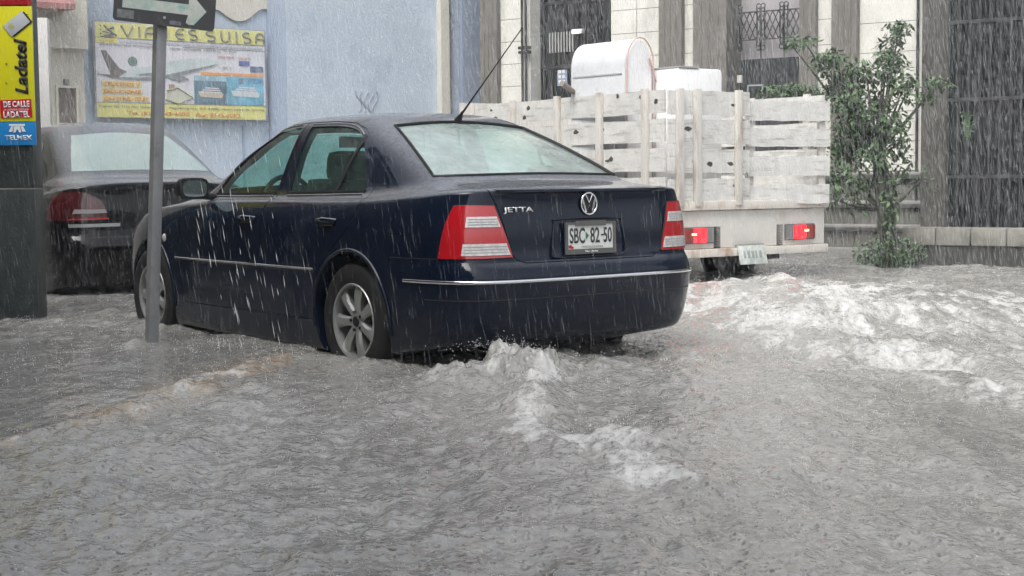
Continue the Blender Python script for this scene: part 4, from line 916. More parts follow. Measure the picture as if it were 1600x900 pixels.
# title in thin art-deco strokes
tt = MB(); 
def stroke(pts, w=.013): tt.tube([(x*BW, -.026, y*BH) for x, y in pts], w, 6)
def arc(cx, cy, rx, ry, a0, a1, n=10): return [(cx+rx*math.cos(R(a)), cy+ry*math.sin(R(a))) for a in np.linspace(a0, a1, n)]
yb, yt = .86, .972; ym = (yb+yt)/2; hh = (yt-yb)/2
def let(ch, x, w):
    if ch == 'V': stroke([(x-w/2, yt), (x, yb), (x+w/2, yt)], .015)
    if ch == 'I': stroke([(x, yb), (x, yt)])
    if ch == 'A': stroke([(x-w/2, yb)] + arc(x, ym, w/2, hh, 180, 0, 12) + [(x+w/2, yb)]); stroke([(x-w/2, ym-.01), (x+w/2, ym-.01)])
    if ch == 'J': stroke([(x+w/4, yt)] + arc(x, yb+hh*.6, w/4, hh*.6, 0, -180, 8))
    if ch == 'E': stroke(arc(x+w*.1, ym, w*.55, hh, 65, 295, 14)); stroke([(x-w*.4, ym), (x+w*.25, ym)])
    if ch == 'S': stroke(arc(x, ym+hh*.5, w*.42, hh*.5, 50, 270, 9)+arc(x, ym-hh*.5, w*.45, hh*.5, 85, -130, 9), .014)
    if ch == 'U': stroke([(x-w*.42, yt)] + arc(x, yb+hh*.8, w*.42, hh*.8, 180, 360, 10) + [(x+w*.42, yt)])
for ch, x, w in (('V',.178,.066),('I',.246,0),('A',.315,.066),('J',.39,.05),('E',.485,.062),('S',.558,.055),('S',.664,.06),('U',.753,.06),('I',.822,0),('S',.885,.055),('A',.968,.05)): let(ch, x, w)
tt.build('title_lettering', INK, bil, 40)
tt = MB(); stroke([(.05,.965),(.09,.90),(.12,.865)],.012); stroke([(.10,.955),(.045,.90),(.115,.872),(.05,.855)],.014); stroke([(.06,.93),(.105,.94)],.012); stroke([(.03,.85),(.10,.845)],.009)
for k in range(3): stroke([(.028,.96-.04*k),(.034,.958-.04*k)],.01)
tt.build('agency_emblem', INK, bil, 40)
pnl(.135, .985, .795, .815, .024, 'caption_strip', mat('strip_grey', (.45,.45,.50), .6, var=.3, vscale=30))
TB('BOLETOS NACIONALES  INTERNACIONALES', .19, .765, .33, .020, INK); TB('RESERVACIONES  HOTELES  AUTOS', .62, .755, .40, .018, INK); TB('SUISA', .065, .805, .08, .022, ORG)
# airliner
def poly(pts, d, name, m, th=.004, par=None):
    b = MB(); b.prism([(x*BW, y*BH) for x, y in pts], -d, -d+th, 'xz'); return b.build(name, m, par or bil)
PL = mat('airliner_white', (.50,.57,.58), .5, var=.15, vscale=2); PS = mat('airliner_grey', (.22,.24,.25), .5, var=.2); TL_ = mat('tail_brownish_grey', (.17,.15,.15), .5)
fus = [(.10,.44),(.12,.495),(.22,.53),(.34,.566),(.45,.63),(.60,.67),(.66,.668),(.70,.645),(.71,.62),(.68,.587),(.563,.516),(.448,.455),(.333,.41),(.22,.40),(.14,.405),(.08,.425)]
pf = poly(fus, .023, 'airliner_picture', PL)
poly([(.08,.425),(.14,.405),(.22,.40),(.333,.41),(.448,.455),(.563,.516),(.68,.587),(.70,.61),(.56,.545),(.44,.49),(.33,.44),(.20,.43)], .027, 'fuselage_underside', PS, par=pf)
poly([(.03,.70),(.055,.705),(.13,.52),(.17,.49),(.12,.42),(.085,.43)], .025, 'tail_fin', TL_, par=pf)
poly([(.0,.455),(.08,.45),(.13,.43),(.10,.41)], .026, 'tailplane', TL_, par=pf)
poly([(.22,.46),(.30,.485),(.42,.46),(.36,.45)], .028, 'wing', PS, par=pf)
poly([(.41,.43),(.41,.47),(.50,.46),(.53,.43),(.47,.40)], .028, 'engine', PS, par=pf)
mb = MB(); mb.prism([((.205+.026*math.cos(t))*BW, (.60+.05*math.sin(t))*BH) for t in np.linspace(0, 2*PI, 17)[:-1]], -.026, -.020, 'xz'); mb.build('round_emblem', mat('teal_ink', (.14,.22,.20), .5, var=.3, vscale=20), bil)
for i, s_ in enumerate(('CRUCEROS Y', 'EXCURSIONES', 'LUNA DE MIEL - TOURS')):
    y = .355-.077*i; w = (.215,.22,.26)[i]; pnl(.03, .035+w, y-.03, y+.03, .024, 'yellow_plate', mat('pale_yellow', (.66,.56,.26), .6)); TB(s_, .033+w/2, y, w*.94, .042, ORG, bold=.02)
poly([(.395,.29),(.46,.33),(.545,.235),(.46,.165),(.395,.21)], .024, 'diamond_picture', mat('diamond_cream', (.52,.52,.44), .6)); poly([(.41,.37),(.44,.37),(.45,.31),(.41,.31)], .025, 'diamond_picture', mat('diamond_brown', (.35,.24,.20), .6))
mb = MB(); mb.tube([(x*BW,-.028,y*BH) for x, y in ((.395,.30),(.46,.335),(.548,.235),(.46,.162),(.39,.205))], .010, 5); mb.build('diamond_outline', mat('olive_ink', (.28,.33,.18), .6), bil)

def sea(x0, x1, y0, y1, base, hull, nm):
    o = pnl(x0, x1, y0, y1, .024, nm, mat(nm+'_sea', base, .5, var=.35, vscale=3))
    cx = (x0+x1)/2; w = (x1-x0)*.40; yb_ = y0+(y1-y0)*.35
    poly([(cx-w,yb_+.05),(cx+w,yb_+.03),(cx+w*.9,yb_-.02),(cx-w*.8,yb_-.01)], .029, 'ship_hull', mat(nm+'_hull', hull, .5), par=o)
    for k in range(3): poly([(cx-w*(.75-.15*k),yb_+.052+.022*k),(cx+w*(.85-.1*k),yb_+.046+.022*k),(cx+w*(.85-.1*k),yb_+.034+.022*k),(cx-w*(.75-.15*k),yb_+.038+.022*k)], .030, 'ship_deck', WHT, par=o)
sea(.56, .755, .165, .42, (.12,.20,.26), (.50,.44,.36), 'ship_picture'); sea(.755, .985, .165, .47, (.16,.38,.50), (.52,.58,.60), 'ship_picture')
pnl(.56, .985, .42, .475, .0235, 'sky_picture', mat('sky_print', (.30,.45,.52), .5, var=.35, vscale=5)); pnl(.60, .985, .485, .515, .024, 'orange_strip', ORG)
for a_, b_, c_, d_, cc in ((.835,.90,.60,.655,(.13,.16,.33)),(.905,.985,.535,.60,(.14,.17,.25)),(.83,.86,.40,.455,(.18,.2,.3)),(.89,.985,.405,.46,(.12,.28,.42))): pnl(a_, b_, c_, d_, .026, 'small_picture', mat('small_print', cc, .5, var=.4, vscale=14))
TB('LINEAS AEREAS', .755, .69, .10, .02, mat('red_ink', (.45,.18,.16), .6)); TB('HOTELES', .87, .685, .075, .018, mat('red_ink2', (.45,.18,.16), .6)); TB('~ jet ~', .75, .57, .08, .03, INK, shear=.3)
TB('Capitan No. 1112 Ote. Centro', .16, .115, .30, .028, INK); TB('Monterrey N.L. C.P. 64000  www.viajessuisa.com.mx', .70, .112, .58, .026, INK)
TB('Tel. (81) 8343-6050', .345, .05, .36, .052, ORG, bold=.015); TB('Fax: 8343-6052', .70, .048, .27, .048, ORG, bold=.015)

# ---- white post behind the black sedan
q = at(68, 250, 16.5); cb = empty('concrete_post', (q.x, q.y, 0), R(10), label='square post painted white above and black below, behind the payphone column', cat='post')
hw = .10; zm = at(68, 205, 16.5).z; zt = at(68, 29, 16.5).z
mb = MB(); mb.box(-hw*1.35, hw, -.1, .1, zm, zt); mb.build('white_top', M['white'], cb, 0, .006)
mb = MB(); mb.box(-hw*1.35, hw, -.1, .1, -.2, zm-.003); mb.build('black_base', M['dark'], cb, 0, .006)

# ================================================================== STREET FURNITURE
# ---- payphone column at the left edge
PHF = Frame((at(27, 400, 10.2).x, 10.2), R(2)); 
ph = empty('payphone_column', PHF.p, PHF.a, label='grey payphone column with yellow, red and blue phone company panels at the left edge', cat='payphone')
xr = PHF.loc(54, 300)[0]; xl = xr - .56
zz = lambda y: PHF.loc(27, y)[1]
GR = mat('wet_grey_green_metal', (.030, .038, .038), .45, var=.35, vscale=9, bump=.2, stain=(.06,.065,.06), samt=.5, sscale=6)
mb = MB(); mb.box(xl, xr, 0, .22, -.3, zz(296)); mb.build('lower_column', GR, ph, 0, .006)
mb = MB(); mb.box(xl, xr-.002, .004, .22, zz(294), zz(-60)); mb.build('upper_column', GR, ph, 0, .006)
YP = mat('bright_yellow_panel', (.70, .66, .01), .35, var=.03, coat=.4)
x5, x53 = PHF.loc(1, 100)[0], PHF.loc(53, 100)[0]
mb = MB(); mb.box(xl+.0, x53, -.012, .004, zz(190), zz(10)); mb.build('yellow_panel', YP, ph, 0, .002)
mb = MB(); mb.box(xl+.0, x53, -.014, .004, zz(8), zz(-50)); mb.build('red_panel', mat('red_panel', (.42,.01,.015), .4), ph, 0, .002)
mb = MB(); mb.box(xl+.0, x53+.001, -.014, .004, zz(227), zz(191)); mb.build('blue_panel', mat('blue_panel', (.01,.22,.55), .35), ph, 0, .002)
def PT(s, px, py, w, h, m, rot=0, name='lettering', d=.016, **k):
    x, z = PHF.loc(px, py); return text_obj(s, name, m, ph, w, h, Matrix.Translation((x, -d, z)) @ Matrix.Rotation(PI/2, 4, 'X') @ Matrix.Rotation(R(rot), 4, 'Z'), extrude=.0008, **k)
PXM = 1/ (F_PX/10.2)
PT('Ladatel', 34, 104, 86*PXM, 20*PXM, M['dark'], 90, bold=.035, shear=.25)
rs = MB(); x, z = PHF.loc(26, 170); rs.box(-.107, .107, -.004, .0, -.062, .062, M=Matrix.Translation((x, -.013, z)) @ Matrix.Rotation(R(-2), 4, 'Y')); rs.build('red_sticker', mat('red_sticker', (.50,.01,.02), .4), ph)
PT('DE CALLE', 27, 163, 40*PXM, 10*PXM, M['bright'], 1, d=.0195, bold=.03); PT('LADATEL', 27, 179, 40*PXM, 10*PXM, M['bright'], 1, d=.0195, bold=.03); PT('LA LLAMADA CUESTA $3', 27, 171.5, 38*PXM, 3.4*PXM, M['bright'], 1, d=.0195)
PT('TELMEX', 30, 215, 42*PXM, 7.5*PXM, M['bright'], 0, bold=.03)
mb = MB(); x, z = PHF.loc(28, 202); u = PXM
for pg in ([(-12,5),(12,5),(12,8),(-12,8)], [(-9,4.5),(-5,4.5),(-8,-4),(-13,-4)], [(5,4.5),(9,4.5),(13,-4),(8,-4)], [(-4,4.5),(4,4.5),(6,-5),(3,-5),(0,1),(-3,-5),(-6,-5)]):
    mb.prism([(x+a*u, z+b*u) for a, b in pg], -.019, -.0145, 'xz')
mb.build('phone_company_emblem', M['bright'], ph)
x, z = PHF.loc(27, 38)
cm_ = Matrix.Translation((x, -.013, z)) @ Matrix.Rotation(R(-38), 4, 'Y') @ Matrix.Rotation(0, 4, 'X')
mb = MB(); mb.box(-.082+.012, .082+.012, -.004, .0, -.046-.010, .046-.010, M=cm_); mb.build('card_shadow_print', M['dark'], ph)
mb = MB(); mb.box(-.082, .082, -.008, -.0045, -.046, .046, M=cm_); mb.build('card_picture', mat('card_grey', (.50,.52,.54), .4), ph, 0, .002)
mb = MB(); mb.box(-.052, -.022, -.010, -.0082, -.004, .026, M=cm_); mb.build('card_chip', mat('chip_gold', (.45,.45,.12), .4), ph)
PT('HM', 44, 27, 9*PXM, 4*PXM, M['dark'], 90)
for y_ in (100, 130):
    x, z = PHF.loc(11, y_); mb = MB(); mb.tube([(x, -.018, z), (x, -.010, z)], .006, 10); mb.build('screw', mat('screw_steel', (.3,.3,.15), .4, .6), ph, 40)

# ---- leaning pole with the one-way sign
b0 = gnd(237, 535); t0 = at(251, 0, b0.y); 
pole_dir = (t0-b0).normalized()
sg_ = empty('one_way_sign', (b0.x, b0.y, 0), 0, label='black one-way arrow sign on a leaning grey square pole in front of the dark cars', cat='traffic sign')
side = .060; rotp = R(38)
mb = MB(); vs = []
for zz_ in (-.35, 2.25):
    c_ = pole_dir*(zz_/pole_dir.z)
    for a_, b_ in ((-1,-1),(1,-1),(1,1),(-1,1)):
        x_, y_ = a_*side/2, b_*side/2; vs.append((c_.x + x_*math.cos(rotp)-y_*math.sin(rotp), c_.y + x_*math.sin(rotp)+y_*math.cos(rotp), zz_))
mb.add(vs, [(0,3,2,1),(4,5,6,7),(0,1,5,4),(1,2,6,5),(2,3,7,6),(3,0,4,7)]); mb.build('pole', mat('galvanised_grey', (.26,.265,.27), .45, .2, var=.12, vscale=10, bump=.1, stain=(.18,.18,.17), samt=.3, sscale=8), sg_, 0, .004)
mb = MB(); c_ = pole_dir*(.04/pole_dir.z); mb.box(c_.x-.05, c_.x+.05, c_.y-.05, c_.y+.05, -.1, -.01); mb.build('pole_foot', GR, sg_)
# plate: local frame, length direction goes right and slightly away
SGF = Frame((at(258, 14, b0.y-.06).x, b0.y-.06), R(20)); scx, scz = SGF.loc(258, 11)
Msg = Matrix.Translation(Vector((SGF.p + SGF.u*scx + Vector((0,0,scz)) - Vector((b0.x, b0.y, 0))))) @ Matrix.Rotation(SGF.a, 4, 'Z') @ Matrix.Rotation(R(5.3), 4, 'Y') @ Matrix.Rotation(PI/2, 4, 'X')
def rrect(w, h, r, n=6):
    return [(sx*(w/2-r)+r*math.cos(a), sy*(h/2-r)+r*math.sin(a)) for sx, sy, a0 in ((1,1,0),(-1,1,90),(-1,-1,180),(1,-1,270)) for a in [R(a0+90*k/n) for k in range(n+1)]]
mb = MB(); mb.prism(rrect(.565, .212, .022), -.002, .002, 'xy', M=Msg); mb.build('sign_plate', mat('sign_black', (.006,.006,.008), .3, coat=.4), sg_)
k_ = .565/147
arw = [(-.235, .030), (.13, .030), (.13, .083), (.150, .083), (.232, .0), (.165, -.083), (.135, -.083), (.12, -.075), (.13, -.03), (-.235, -.030)]
mb = MB(); mb.prism(arw, .002, .005, 'xy', M=Msg); mb.build('arrow', mat('sign_dirty_white', (.50,.52,.47), .45, var=.12, vscale=20, stain=(.22,.42,.36), samt=.75, sscale=14), sg_)
mb = MB(); mb.box(-.262, -.168, -.088, -.042, .002, .004, M=Msg); mb.build('sign_sticker', mat('sticker_grey', (.16,.17,.17), .5, var=.4, vscale=40), sg_)
mb = MB(); mb.box(.03, .095, -.094, -.072, .002, .004, M=Msg); mb.build('sign_sticker', mat('sticker_grey2', (.15,.14,.18), .5, var=.4, vscale=60), sg_)
mb = MB(); c_ = pole_dir*((scz-.05)/pole_dir.z)
for dz in (-.06, .06): mb.tube([Msg @ Vector((0, dz, -.03)), Msg @ Vector((0, dz, .007))], .008, 8)
mb.build('bolt', M['alloy'], sg_, 40)

# ================================================================== TRUCK
def make_truck():
    t = empty('stake_truck', (2.127, 13.2, -.13), R(90+34), label='white stake-bed pickup with rusty wooden racks driving away through the flood', cat='truck')
    WP = mat('worn_white_board', (.58, .575, .55), .6, var=.14, vscale=7, bump=.3, bscale=45, stain=(.25,.235,.21), samt=.40, sscale=4.0, sstretch=(.7,1,6))
    WR_ = mat('rusty_white_steel', (.58, .55, .50), .5, var=.08, vscale=6, stain=(.30,.17,.09), samt=.60, sscale=4.5, sstretch=(1.2,1.2,.7))
    POST = mat('rust_streaked_post', (.56, .54, .50), .55, stain=(.27,.17,.12), samt=.65, sscale=5, sstretch=(2,2,.5))
    WB = mat('white_body_steel', (.60, .58, .54), .45, var=.06, vscale=4, stain=(.42,.34,.26), samt=.35, sscale=3)
    KN = mat('knot_hole', (.05, .045, .04), .8)
    # rear cross member
    mb = MB(); mb.box(0, .06, -.95, .95, .43, .76); mb.build('rear_board', WB, t, 0, .006)
    mb = MB(); mb.box(-.045, .10, -.965, .965, .765, .845); mb.build('bed_edge', WR_, t, 0, .01)
    mb = MB(); mb.box(-.05, .06, -.955, .955, .355, .427); mb.build('lower_beam', WR_, t, 0, .008)
    mb = MB(); mb.box(.02, 3.35, -.94, .94, .77, .83); mb.build('bed_floor', WB, t)
    for sg in (1, -1):
        mb = MB(); mb.box(.10, 3.35, sg*.945-.02, sg*.945+.02, .60, .84); mb.build('side_rail', WR_, t, 0, .006)
        mb = MB(); mb.box(.0, 4.6, sg*.38-.04, sg*.38+.04, .42, .62); mb.build('chassis_rail', M['dark'], t)
    rr = random.Random(3)
    def rack(name, L, tops, hgt, posts, Mx, outer=-1, sag=.006):
        e = empty(name, Mx.translation); e.matrix_local = Mx; e.parent = t
        b = MB(); kn = MB()
        for zt in tops:
            n = 14; vs = []; h = hgt*(.92+.16*rr.random()); dz = rr.uniform(-.012, .012)
            for i in range(n+1):
                x = L*i/n; w = sag*math.sin(i*1.3+zt*9); 
                for yy, z in ((-.013, zt-h), (.013, zt-h), (.013, zt), (-.013, zt)): vs.append((x, yy, z+w*.5+dz*.8+rr.uniform(-.0015,.0015)))
            b.add(vs, [(i*4+j, i*4+(j+1) % 4, (i+1)*4+(j+1) % 4, (i+1)*4+j) for i in range(n) for j in range(4)] + [(0,1,2,3), (n*4+3, n*4+2, n*4+1, n*4)])
            for k in range(max(2, int(L*2.2))):
                cx = rr.uniform(.06, L-.06); cz = zt-h*rr.uniform(.15,.85); w_ = rr.uniform(.02,.05); q = rr.uniform(.012,.028)
                kn.prism([(cx+w_*math.cos(a)*rr.uniform(.6,1.2), cz+q*math.sin(a)*rr.uniform(.6,1.2)) for a in np.linspace(0, 2*PI, 10)[:-1]], outer*.0145, outer*.0115, 'xz')
        b.build('planks', WP, e); kn.build('knots', KN, e)
        for px_ in posts:
            p = MB(); p.box(px_-.035, px_+.035, outer*.0145, outer*.055, tops[-1]-hgt-.03, tops[0]+.015); p.build('rack_post', POST, e, 0, .005)
        return e
    tops = [1.80, 1.55, 1.30, 1.05]
    # local +x of a rack runs along its boards; rear gates run from the left corner to the right
    Ml = Matrix.Translation((-.005, .94, 0)) @ Matrix.Rotation(R(-90), 4, 'Z')
    rack('rear_gate', .93, tops, .215, (.10, .30, .78), Ml, -1)
    Mr = Matrix.Translation((.03, -.005, 0)) @ Matrix.Rotation(R(-90-7), 4, 'Z')
    g = rack('rear_gate', .92, [1.73, 1.48, 1.23, .985], .175, (.05, .86), Mr, 1)
    Ms = Matrix.Translation((3.3, .955, 0)) @ Matrix.Rotation(R(180), 4, 'Z')
    rack('side_rack', 3.28, [1.81, 1.56, 1.31, 1.06], .20, (.25, 1.0, 1.75, 2.4, 3.05), Ms, -1)
    Ms2 = Matrix.Translation((0.02, -.955, 0))
    rack('side_rack', 3.28, [1.81, 1.56, 1.31, 1.06], .20, (.25, 1.0, 1.75, 2.5, 3.1), Ms2, -1)
    mb = MB(); mb.box(3.30, 3.36, -.94, .94, .80, 1.85); mb.build('headboard', WB, t)
    # tail lights
    for sg in (1, -1):
        hb = MB(); hb.box(-.022, 0, sg*.62-.185, sg*.62+.185, .475, .62); l = hb.build('tail_light', mat('lamp_housing_grey', (.10,.10,.10), .4), t, 0, .006)
        mb = MB(); y0, y1 = sorted((sg*.53, sg*.68)); mb.box(-.042, -.0225, y0, y1, .485, .61); mb.build('lit_lens', M['redlit'], l, 0, .008)
        mb = MB(); y0, y1 = sorted((sg*.684, sg*.795)); mb.box(-.040, -.0225, y0, y1, .485, .61); mb.build('outer_lens', M['darkred'], l, 0, .008)
        mb = MB(); y0, y1 = sorted((sg*.655, sg*.705)); mb.box(-.046, -.0425, y0, y1, .55, .568); mb.build('bulb_glow', M['amber'], l)
        mb = MB(); y0, y1 = sorted((sg*.44, sg*.525)); 
        for k in range(7): yy = y0+(y1-y0)*(k+.5)/7; mb.box(-.030, -.0225, yy-.004, yy+.004, .485, .61)
        mb.build('grey_reflector', mat('ribbed_grey', (.22,.23,.23), .3), l)
    # plate hanging under the beam
    Mp = Matrix.Translation((-.07, .02, .36)) @ Matrix.Rotation(R(14), 4, 'Y')
    mb = MB(); mb.box(-.006, .006, -.165, .165, -.085, .085, M=Mp); pl = mb.build('licence_plate', mat('blurred_plate', (.45,.48,.45), .4, var=.35, vscale=16), t, 0, .004)
    mb = MB(); mb.box(.0, .03, -.165, .165, .06, .10, M=Mp); mb.build('plate_bracket', M['alloy'], pl)
    mb = MB(); 
    for y_, w_ in ((-.09,.03),(-.04,.02),(.0,.03),(.05,.03),(.10,.02)): mb.box(-.010, -.0065, y_-w_/2, y_+w_/2, -.03, .035, M=Mp)
    mb.build('worn_plate_marks', mat('worn_mark', (.25,.28,.27), .5), pl)
    # wheels, axle, mudflap, dangling gear below
    for x in (1.15, 4.15):
        for sg in (1, -1):
            w = empty('wheel', (x, sg*.80, .34)); w.parent = t
            a = MB(); a.lathe([(.20,-.10),(.31,-.11),(.338,-.08),(.342,0),(.338,.08),(.31,.11),(.20,.10),(.20,-.10)], n=40); a.build('tyre', M['rubber'], w, 50)
            a = MB(); a.lathe([(0,.03),(.09,.04),(.10,.0),(.19,.0),(.205,.09),(.205,-.09),(0,-.09)], n=32); a.build('rim', mat('white_rim', (.4,.4,.38), .5), w, 40)
    mb = MB(); mb.tube([(1.15,-.7,.34),(1.15,0,.36),(1.15,.7,.34)], [.04,.10,.04], 10); mb.build('axle', M['dark'], t, 50)
    mb = MB(); mb.box(.35, .8, -.42, -.12, .36, .60); mb.build('spare_carrier', M['dark'], t, 0, .02)
    for sg in (1, -1):
        mb = MB(); mb.box(.72, .74, sg*.80-.13, sg*.80+.13, .22, .60); mb.build('mudflap', M['dark'], t)
    mb = MB(); mb.box(.12, .16, -.50, -.36, .30, .44); mb.build('tow_bracket', M['dark'], t, 0, .01)
    # cab
    prof = [(3.42,.55),(3.42,1.62),(3.55,1.70),(4.35,1.70),(4.75,1.22),(5.35,1.08),(5.45,.90),(5.45,.45),(4.55,.45),(4.45,.70),(4.0,.76),(3.8,.55)]
    mb = MB(); mb.prism(prof, -.82, .82, 'xz'); c = mb.build('cab', WB, t, 0, .05)
    mb = MB(); mb.prism([(3.55,1.20),(3.55,1.58),(4.30,1.58),(4.58,1.24),(4.55,1.20)], -.826, .826, 'xz'); mb.build('cab_window', WINDK, c)
    mb = MB(); mb.box(3.41, 3.43, -.6, .6, 1.2, 1.58); mb.build('rear_window', WINDK, c)
    return t
TR = make_truck()
TM = TR.matrix_world.copy(); TM = Matrix.Translation((2.127, 13.2, -.13)) @ Matrix.Rotation(R(90+34), 4, 'Z')
# load in the bed
def in_bed(x, y, z): return TM @ Vector((x, y, z))
q = in_bed(.85, .74, .83)
ch = empty('arched_container', q, R(90+34+6), label='tall white round-topped container tied with an orange cord in the truck bed', cat='container')
Lc, hwc, hc = .55, .165, 1.47
arch = [(-hwc, 0), (-hwc, hc-.24)] + [(-hwc*math.cos(a), hc-.24+.24*math.sin(a)) for a in np.linspace(0, PI, 17)[1:-1]] + [(hwc, hc-.24), (hwc, 0)]
mb = MB(); mb.prism(arch, -.18, Lc, 'yz'); mb.build('shell', mat('soft_white_fabric', (.62,.64,.66), .55, var=.07, vscale=5, bump=.25, bscale=12, stain=(.40,.40,.38), samt=.25, sscale=5), ch, 0, .035)
mb = MB(); mb.prism([(a*.93, .04+b*.955) for a, b in arch], -.20, -.182, 'yz'); mb.build('end_panel', M['bright'], ch, 0, .008)
for z in (.95, 1.15): 
    mb = MB(); mb.box(-.14, Lc-.05, hwc-.004, hwc+.006, z, z+.012); mb.build('seam', mat('seam_grey', (.35,.36,.38), .6), ch)
mb = MB(); mb.tube([(-.205, a*1.02, b+.010) for a, b in arch], .007, 6, caps=False); mb.build('orange_cord', mat('salmon_cord', (.58,.40,.36), .7), ch, 50)
mb = MB(); mb.tube([(-.19, -hwc-.03, .7), (-.21, -hwc-.08, 1.0), (-.22, -.10, 1.30)], .008, 6); mb.build('orange_cord', mat('salmon_cord2', (.58,.40,.36), .7), ch, 50)
q = in_bed(.55, .26, .83)
wb = empty('white_box', q, R(90+34), label='bright white flat box standing beside the round-topped container in the truck bed', cat='box')
mb = MB(); mb.box(-.2, .3, -.26, .26, 0, 1.20); mb.build('carton', M['bright'], wb, 0, .03)
mb = MB(); mb.box(-.205, .305, .02, .25, 1.20, 1.215); mb.build('lid_tape', mat('tape_grey', (.35,.36,.36), .5), wb)
q = in_bed(1.4, .80, 1.62)
st = empty('wooden_pole', q, 0, label='weathered wooden pole leaning out over the rack in front of the container', cat='pole')
a = at(878, 130, q.y-.3) - q; b = at(912, 156, q.y) - q
mb = MB(); mb.tube([a, a.lerp(b, .5), b, b + (b-a)*1.2], [.028,.026,.03,.03], 8); mb.build('shaft', mat('weathered_wood', (.25,.22,.19), .8, var=.3), st, 50)

# ================================================================== FAR PAVEMENT, TREE AND WEEDS
fp = MB(); 
fa, fb, fc_, fd_ = gnd(1270, 402), gnd(1425, 412), BF.p + BF.u*1.0, BF.p + BF.u*(-5)
fp.prism([(fa.x-2.4, fa.y+1.6), (fa.x, fa.y), (fb.x, fb.y), (fb.x+5.8, fb.y-3.7), (BF.p+BF.u*9).to_tuple()[:2], (BF.p+BF.u*(-7)).to_tuple()[:2]], -.5, .015, 'xy')
tag(link('far_pavement', fp.mesh(), None, mat('wet_concrete', (.17,.17,.165), .35, var=.2)), kind='structure')
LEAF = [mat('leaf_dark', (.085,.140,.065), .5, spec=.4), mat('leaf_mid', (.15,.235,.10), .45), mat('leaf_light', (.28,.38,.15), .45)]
BARK = mat('wet_bark', (.050,.048,.038), .7, var=.3, vscale=12, bump=.6, bscale=30, stain=(.04,.07,.03), samt=.6, sscale=9)
IRON2 = mat('gate_iron', (.012,.013,.013), .5)
def leaves(mb, c, rad, n, size, droop=.6, light=.25, tw=None):
    for _ in range(n):
        while True:
            u = Vector((random.uniform(-1,1), random.uniform(-1,1), random.uniform(-1,1)))
            if u.length < 1: break
        p = Vector(c) + Vector((u.x*rad[0], u.y*rad[1], u.z*rad[2]))
        if tw and random.random() < .35: p = Vector(c).lerp(p, .6)
        s = size*random.uniform(.6, 1.25)
        d = Vector((random.uniform(-1,1), random.uniform(-1,1), random.uniform(-1,.5)-droop*.4)).normalized()
        w = d.cross(Vector((random.uniform(-.4,.4), random.uniform(-.4,.4), 1))).normalized()*s*.24; nn = d.cross(w).normalized()*s*.08
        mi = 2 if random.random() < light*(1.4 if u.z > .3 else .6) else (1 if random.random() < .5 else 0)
        mb.add([p, p+d*s*.45+w+nn, p+d*s, p+d*s*.45-w+nn], [(0,1,2),(0,2,3)], mi)
TY = 15.2
def px3(px, py, dy=0): return at(px, py, TY+dy)
base = px3(1385, 418); base.z = -.2
tree = empty('street_tree', (base.x, base.y, 0), 0, label='slender leafy sapling with an ivy-wrapped trunk in front of the stone building', cat='tree')
O_ = Vector((base.x, base.y, 0))
tr = MB()
tp = [base-O_, px3(1386,380)-O_, px3(1384,330,.02)-O_, px3(1378,280,.0)-O_, px3(1372,235,.05)-O_]
tr.tube(tp, [.13,.10,.095,.085,.07], 12)
crown = MB()
BL = [(1405,42,22,14,.10,110),(1398,60,22,20,.15,120),(1385,88,24,24,.2,190),(1402,100,22,20,-.1,120),(1378,118,22,22,.1,150),(1352,105,16,14,0,60),(1300,88,34,16,.0,130),(1255,62,30,10,-.2,60),(1235,68,14,8,.1,30),
      (1290,100,26,20,-.1,140),(1335,120,30,28,.1,230),(1305,135,28,28,.2,220),(1325,165,40,34,-.1,420),(1370,165,30,30,.25,280),(1410,140,24,22,-.2,150),(1425,125,16,14,0,60),(1465,128,22,12,-.3,70),(1450,150,20,12,-.2,40),
      (1345,205,48,32,.1,560),(1395,190,28,28,-.2,230),(1405,225,22,30,.1,170),(1320,235,36,34,.2,380),(1365,240,28,26,-.1,240),(1315,275,30,26,.0,190),(1350,290,22,22,.1,90),(1390,290,16,36,-.05,150),(1388,340,15,34,-.05,150),(1408,260,22,22,.2,60),(1345,318,24,22,.2,50),(1440,280,26,30,.4,30),(1305,312,26,12,.3,50)]
for (cx, cy, rx, ry, dy, n) in BL:
    c = px3(cx, cy, dy) - O_; k = TY/F_PX
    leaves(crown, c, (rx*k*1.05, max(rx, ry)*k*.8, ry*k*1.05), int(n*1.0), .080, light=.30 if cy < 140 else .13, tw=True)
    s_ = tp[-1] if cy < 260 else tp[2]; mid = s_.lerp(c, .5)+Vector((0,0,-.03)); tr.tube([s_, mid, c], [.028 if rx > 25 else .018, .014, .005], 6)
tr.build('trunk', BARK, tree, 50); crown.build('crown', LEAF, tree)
def weed(name, label, cat, px, py, rx, ry, n, size, dy=0, light=.4, base_z=0.0):
    c = px3(px, py, dy); e = empty(name, (c.x, c.y, base_z), 0, label=label, cat=cat); k = (TY+dy)/F_PX
    mb = MB(); leaves(mb, Vector((0,0,c.z-base_z)), (rx*k, rx*k*.5, ry*k), n, size, droop=-.2, light=light); mb.build('foliage', LEAF, e)
    s_ = MB()
    for i in range(14): a_ = Vector((random.uniform(-.6,.6)*rx*k, random.uniform(-.3,.3)*rx*k, c.z-base_z+random.uniform(-.3,.7)*ry*k)); r_ = Vector((a_.x*.4, a_.y*.4, max(0, c.z-base_z-ry*k*1.1)-.05 if py > 350 else c.z-base_z-ry*k*.9)); s_.tube([r_, r_.lerp(a_, .6), a_], [.006,.005,.002], 5)
    s_.build('stems', LEAF[0], e); e['group'] = {'weed_clump': 'weeds along the planter and plinth', 'creeper': 'creepers on the stone building'}.get(name, 'shrubs behind the truck'); return e
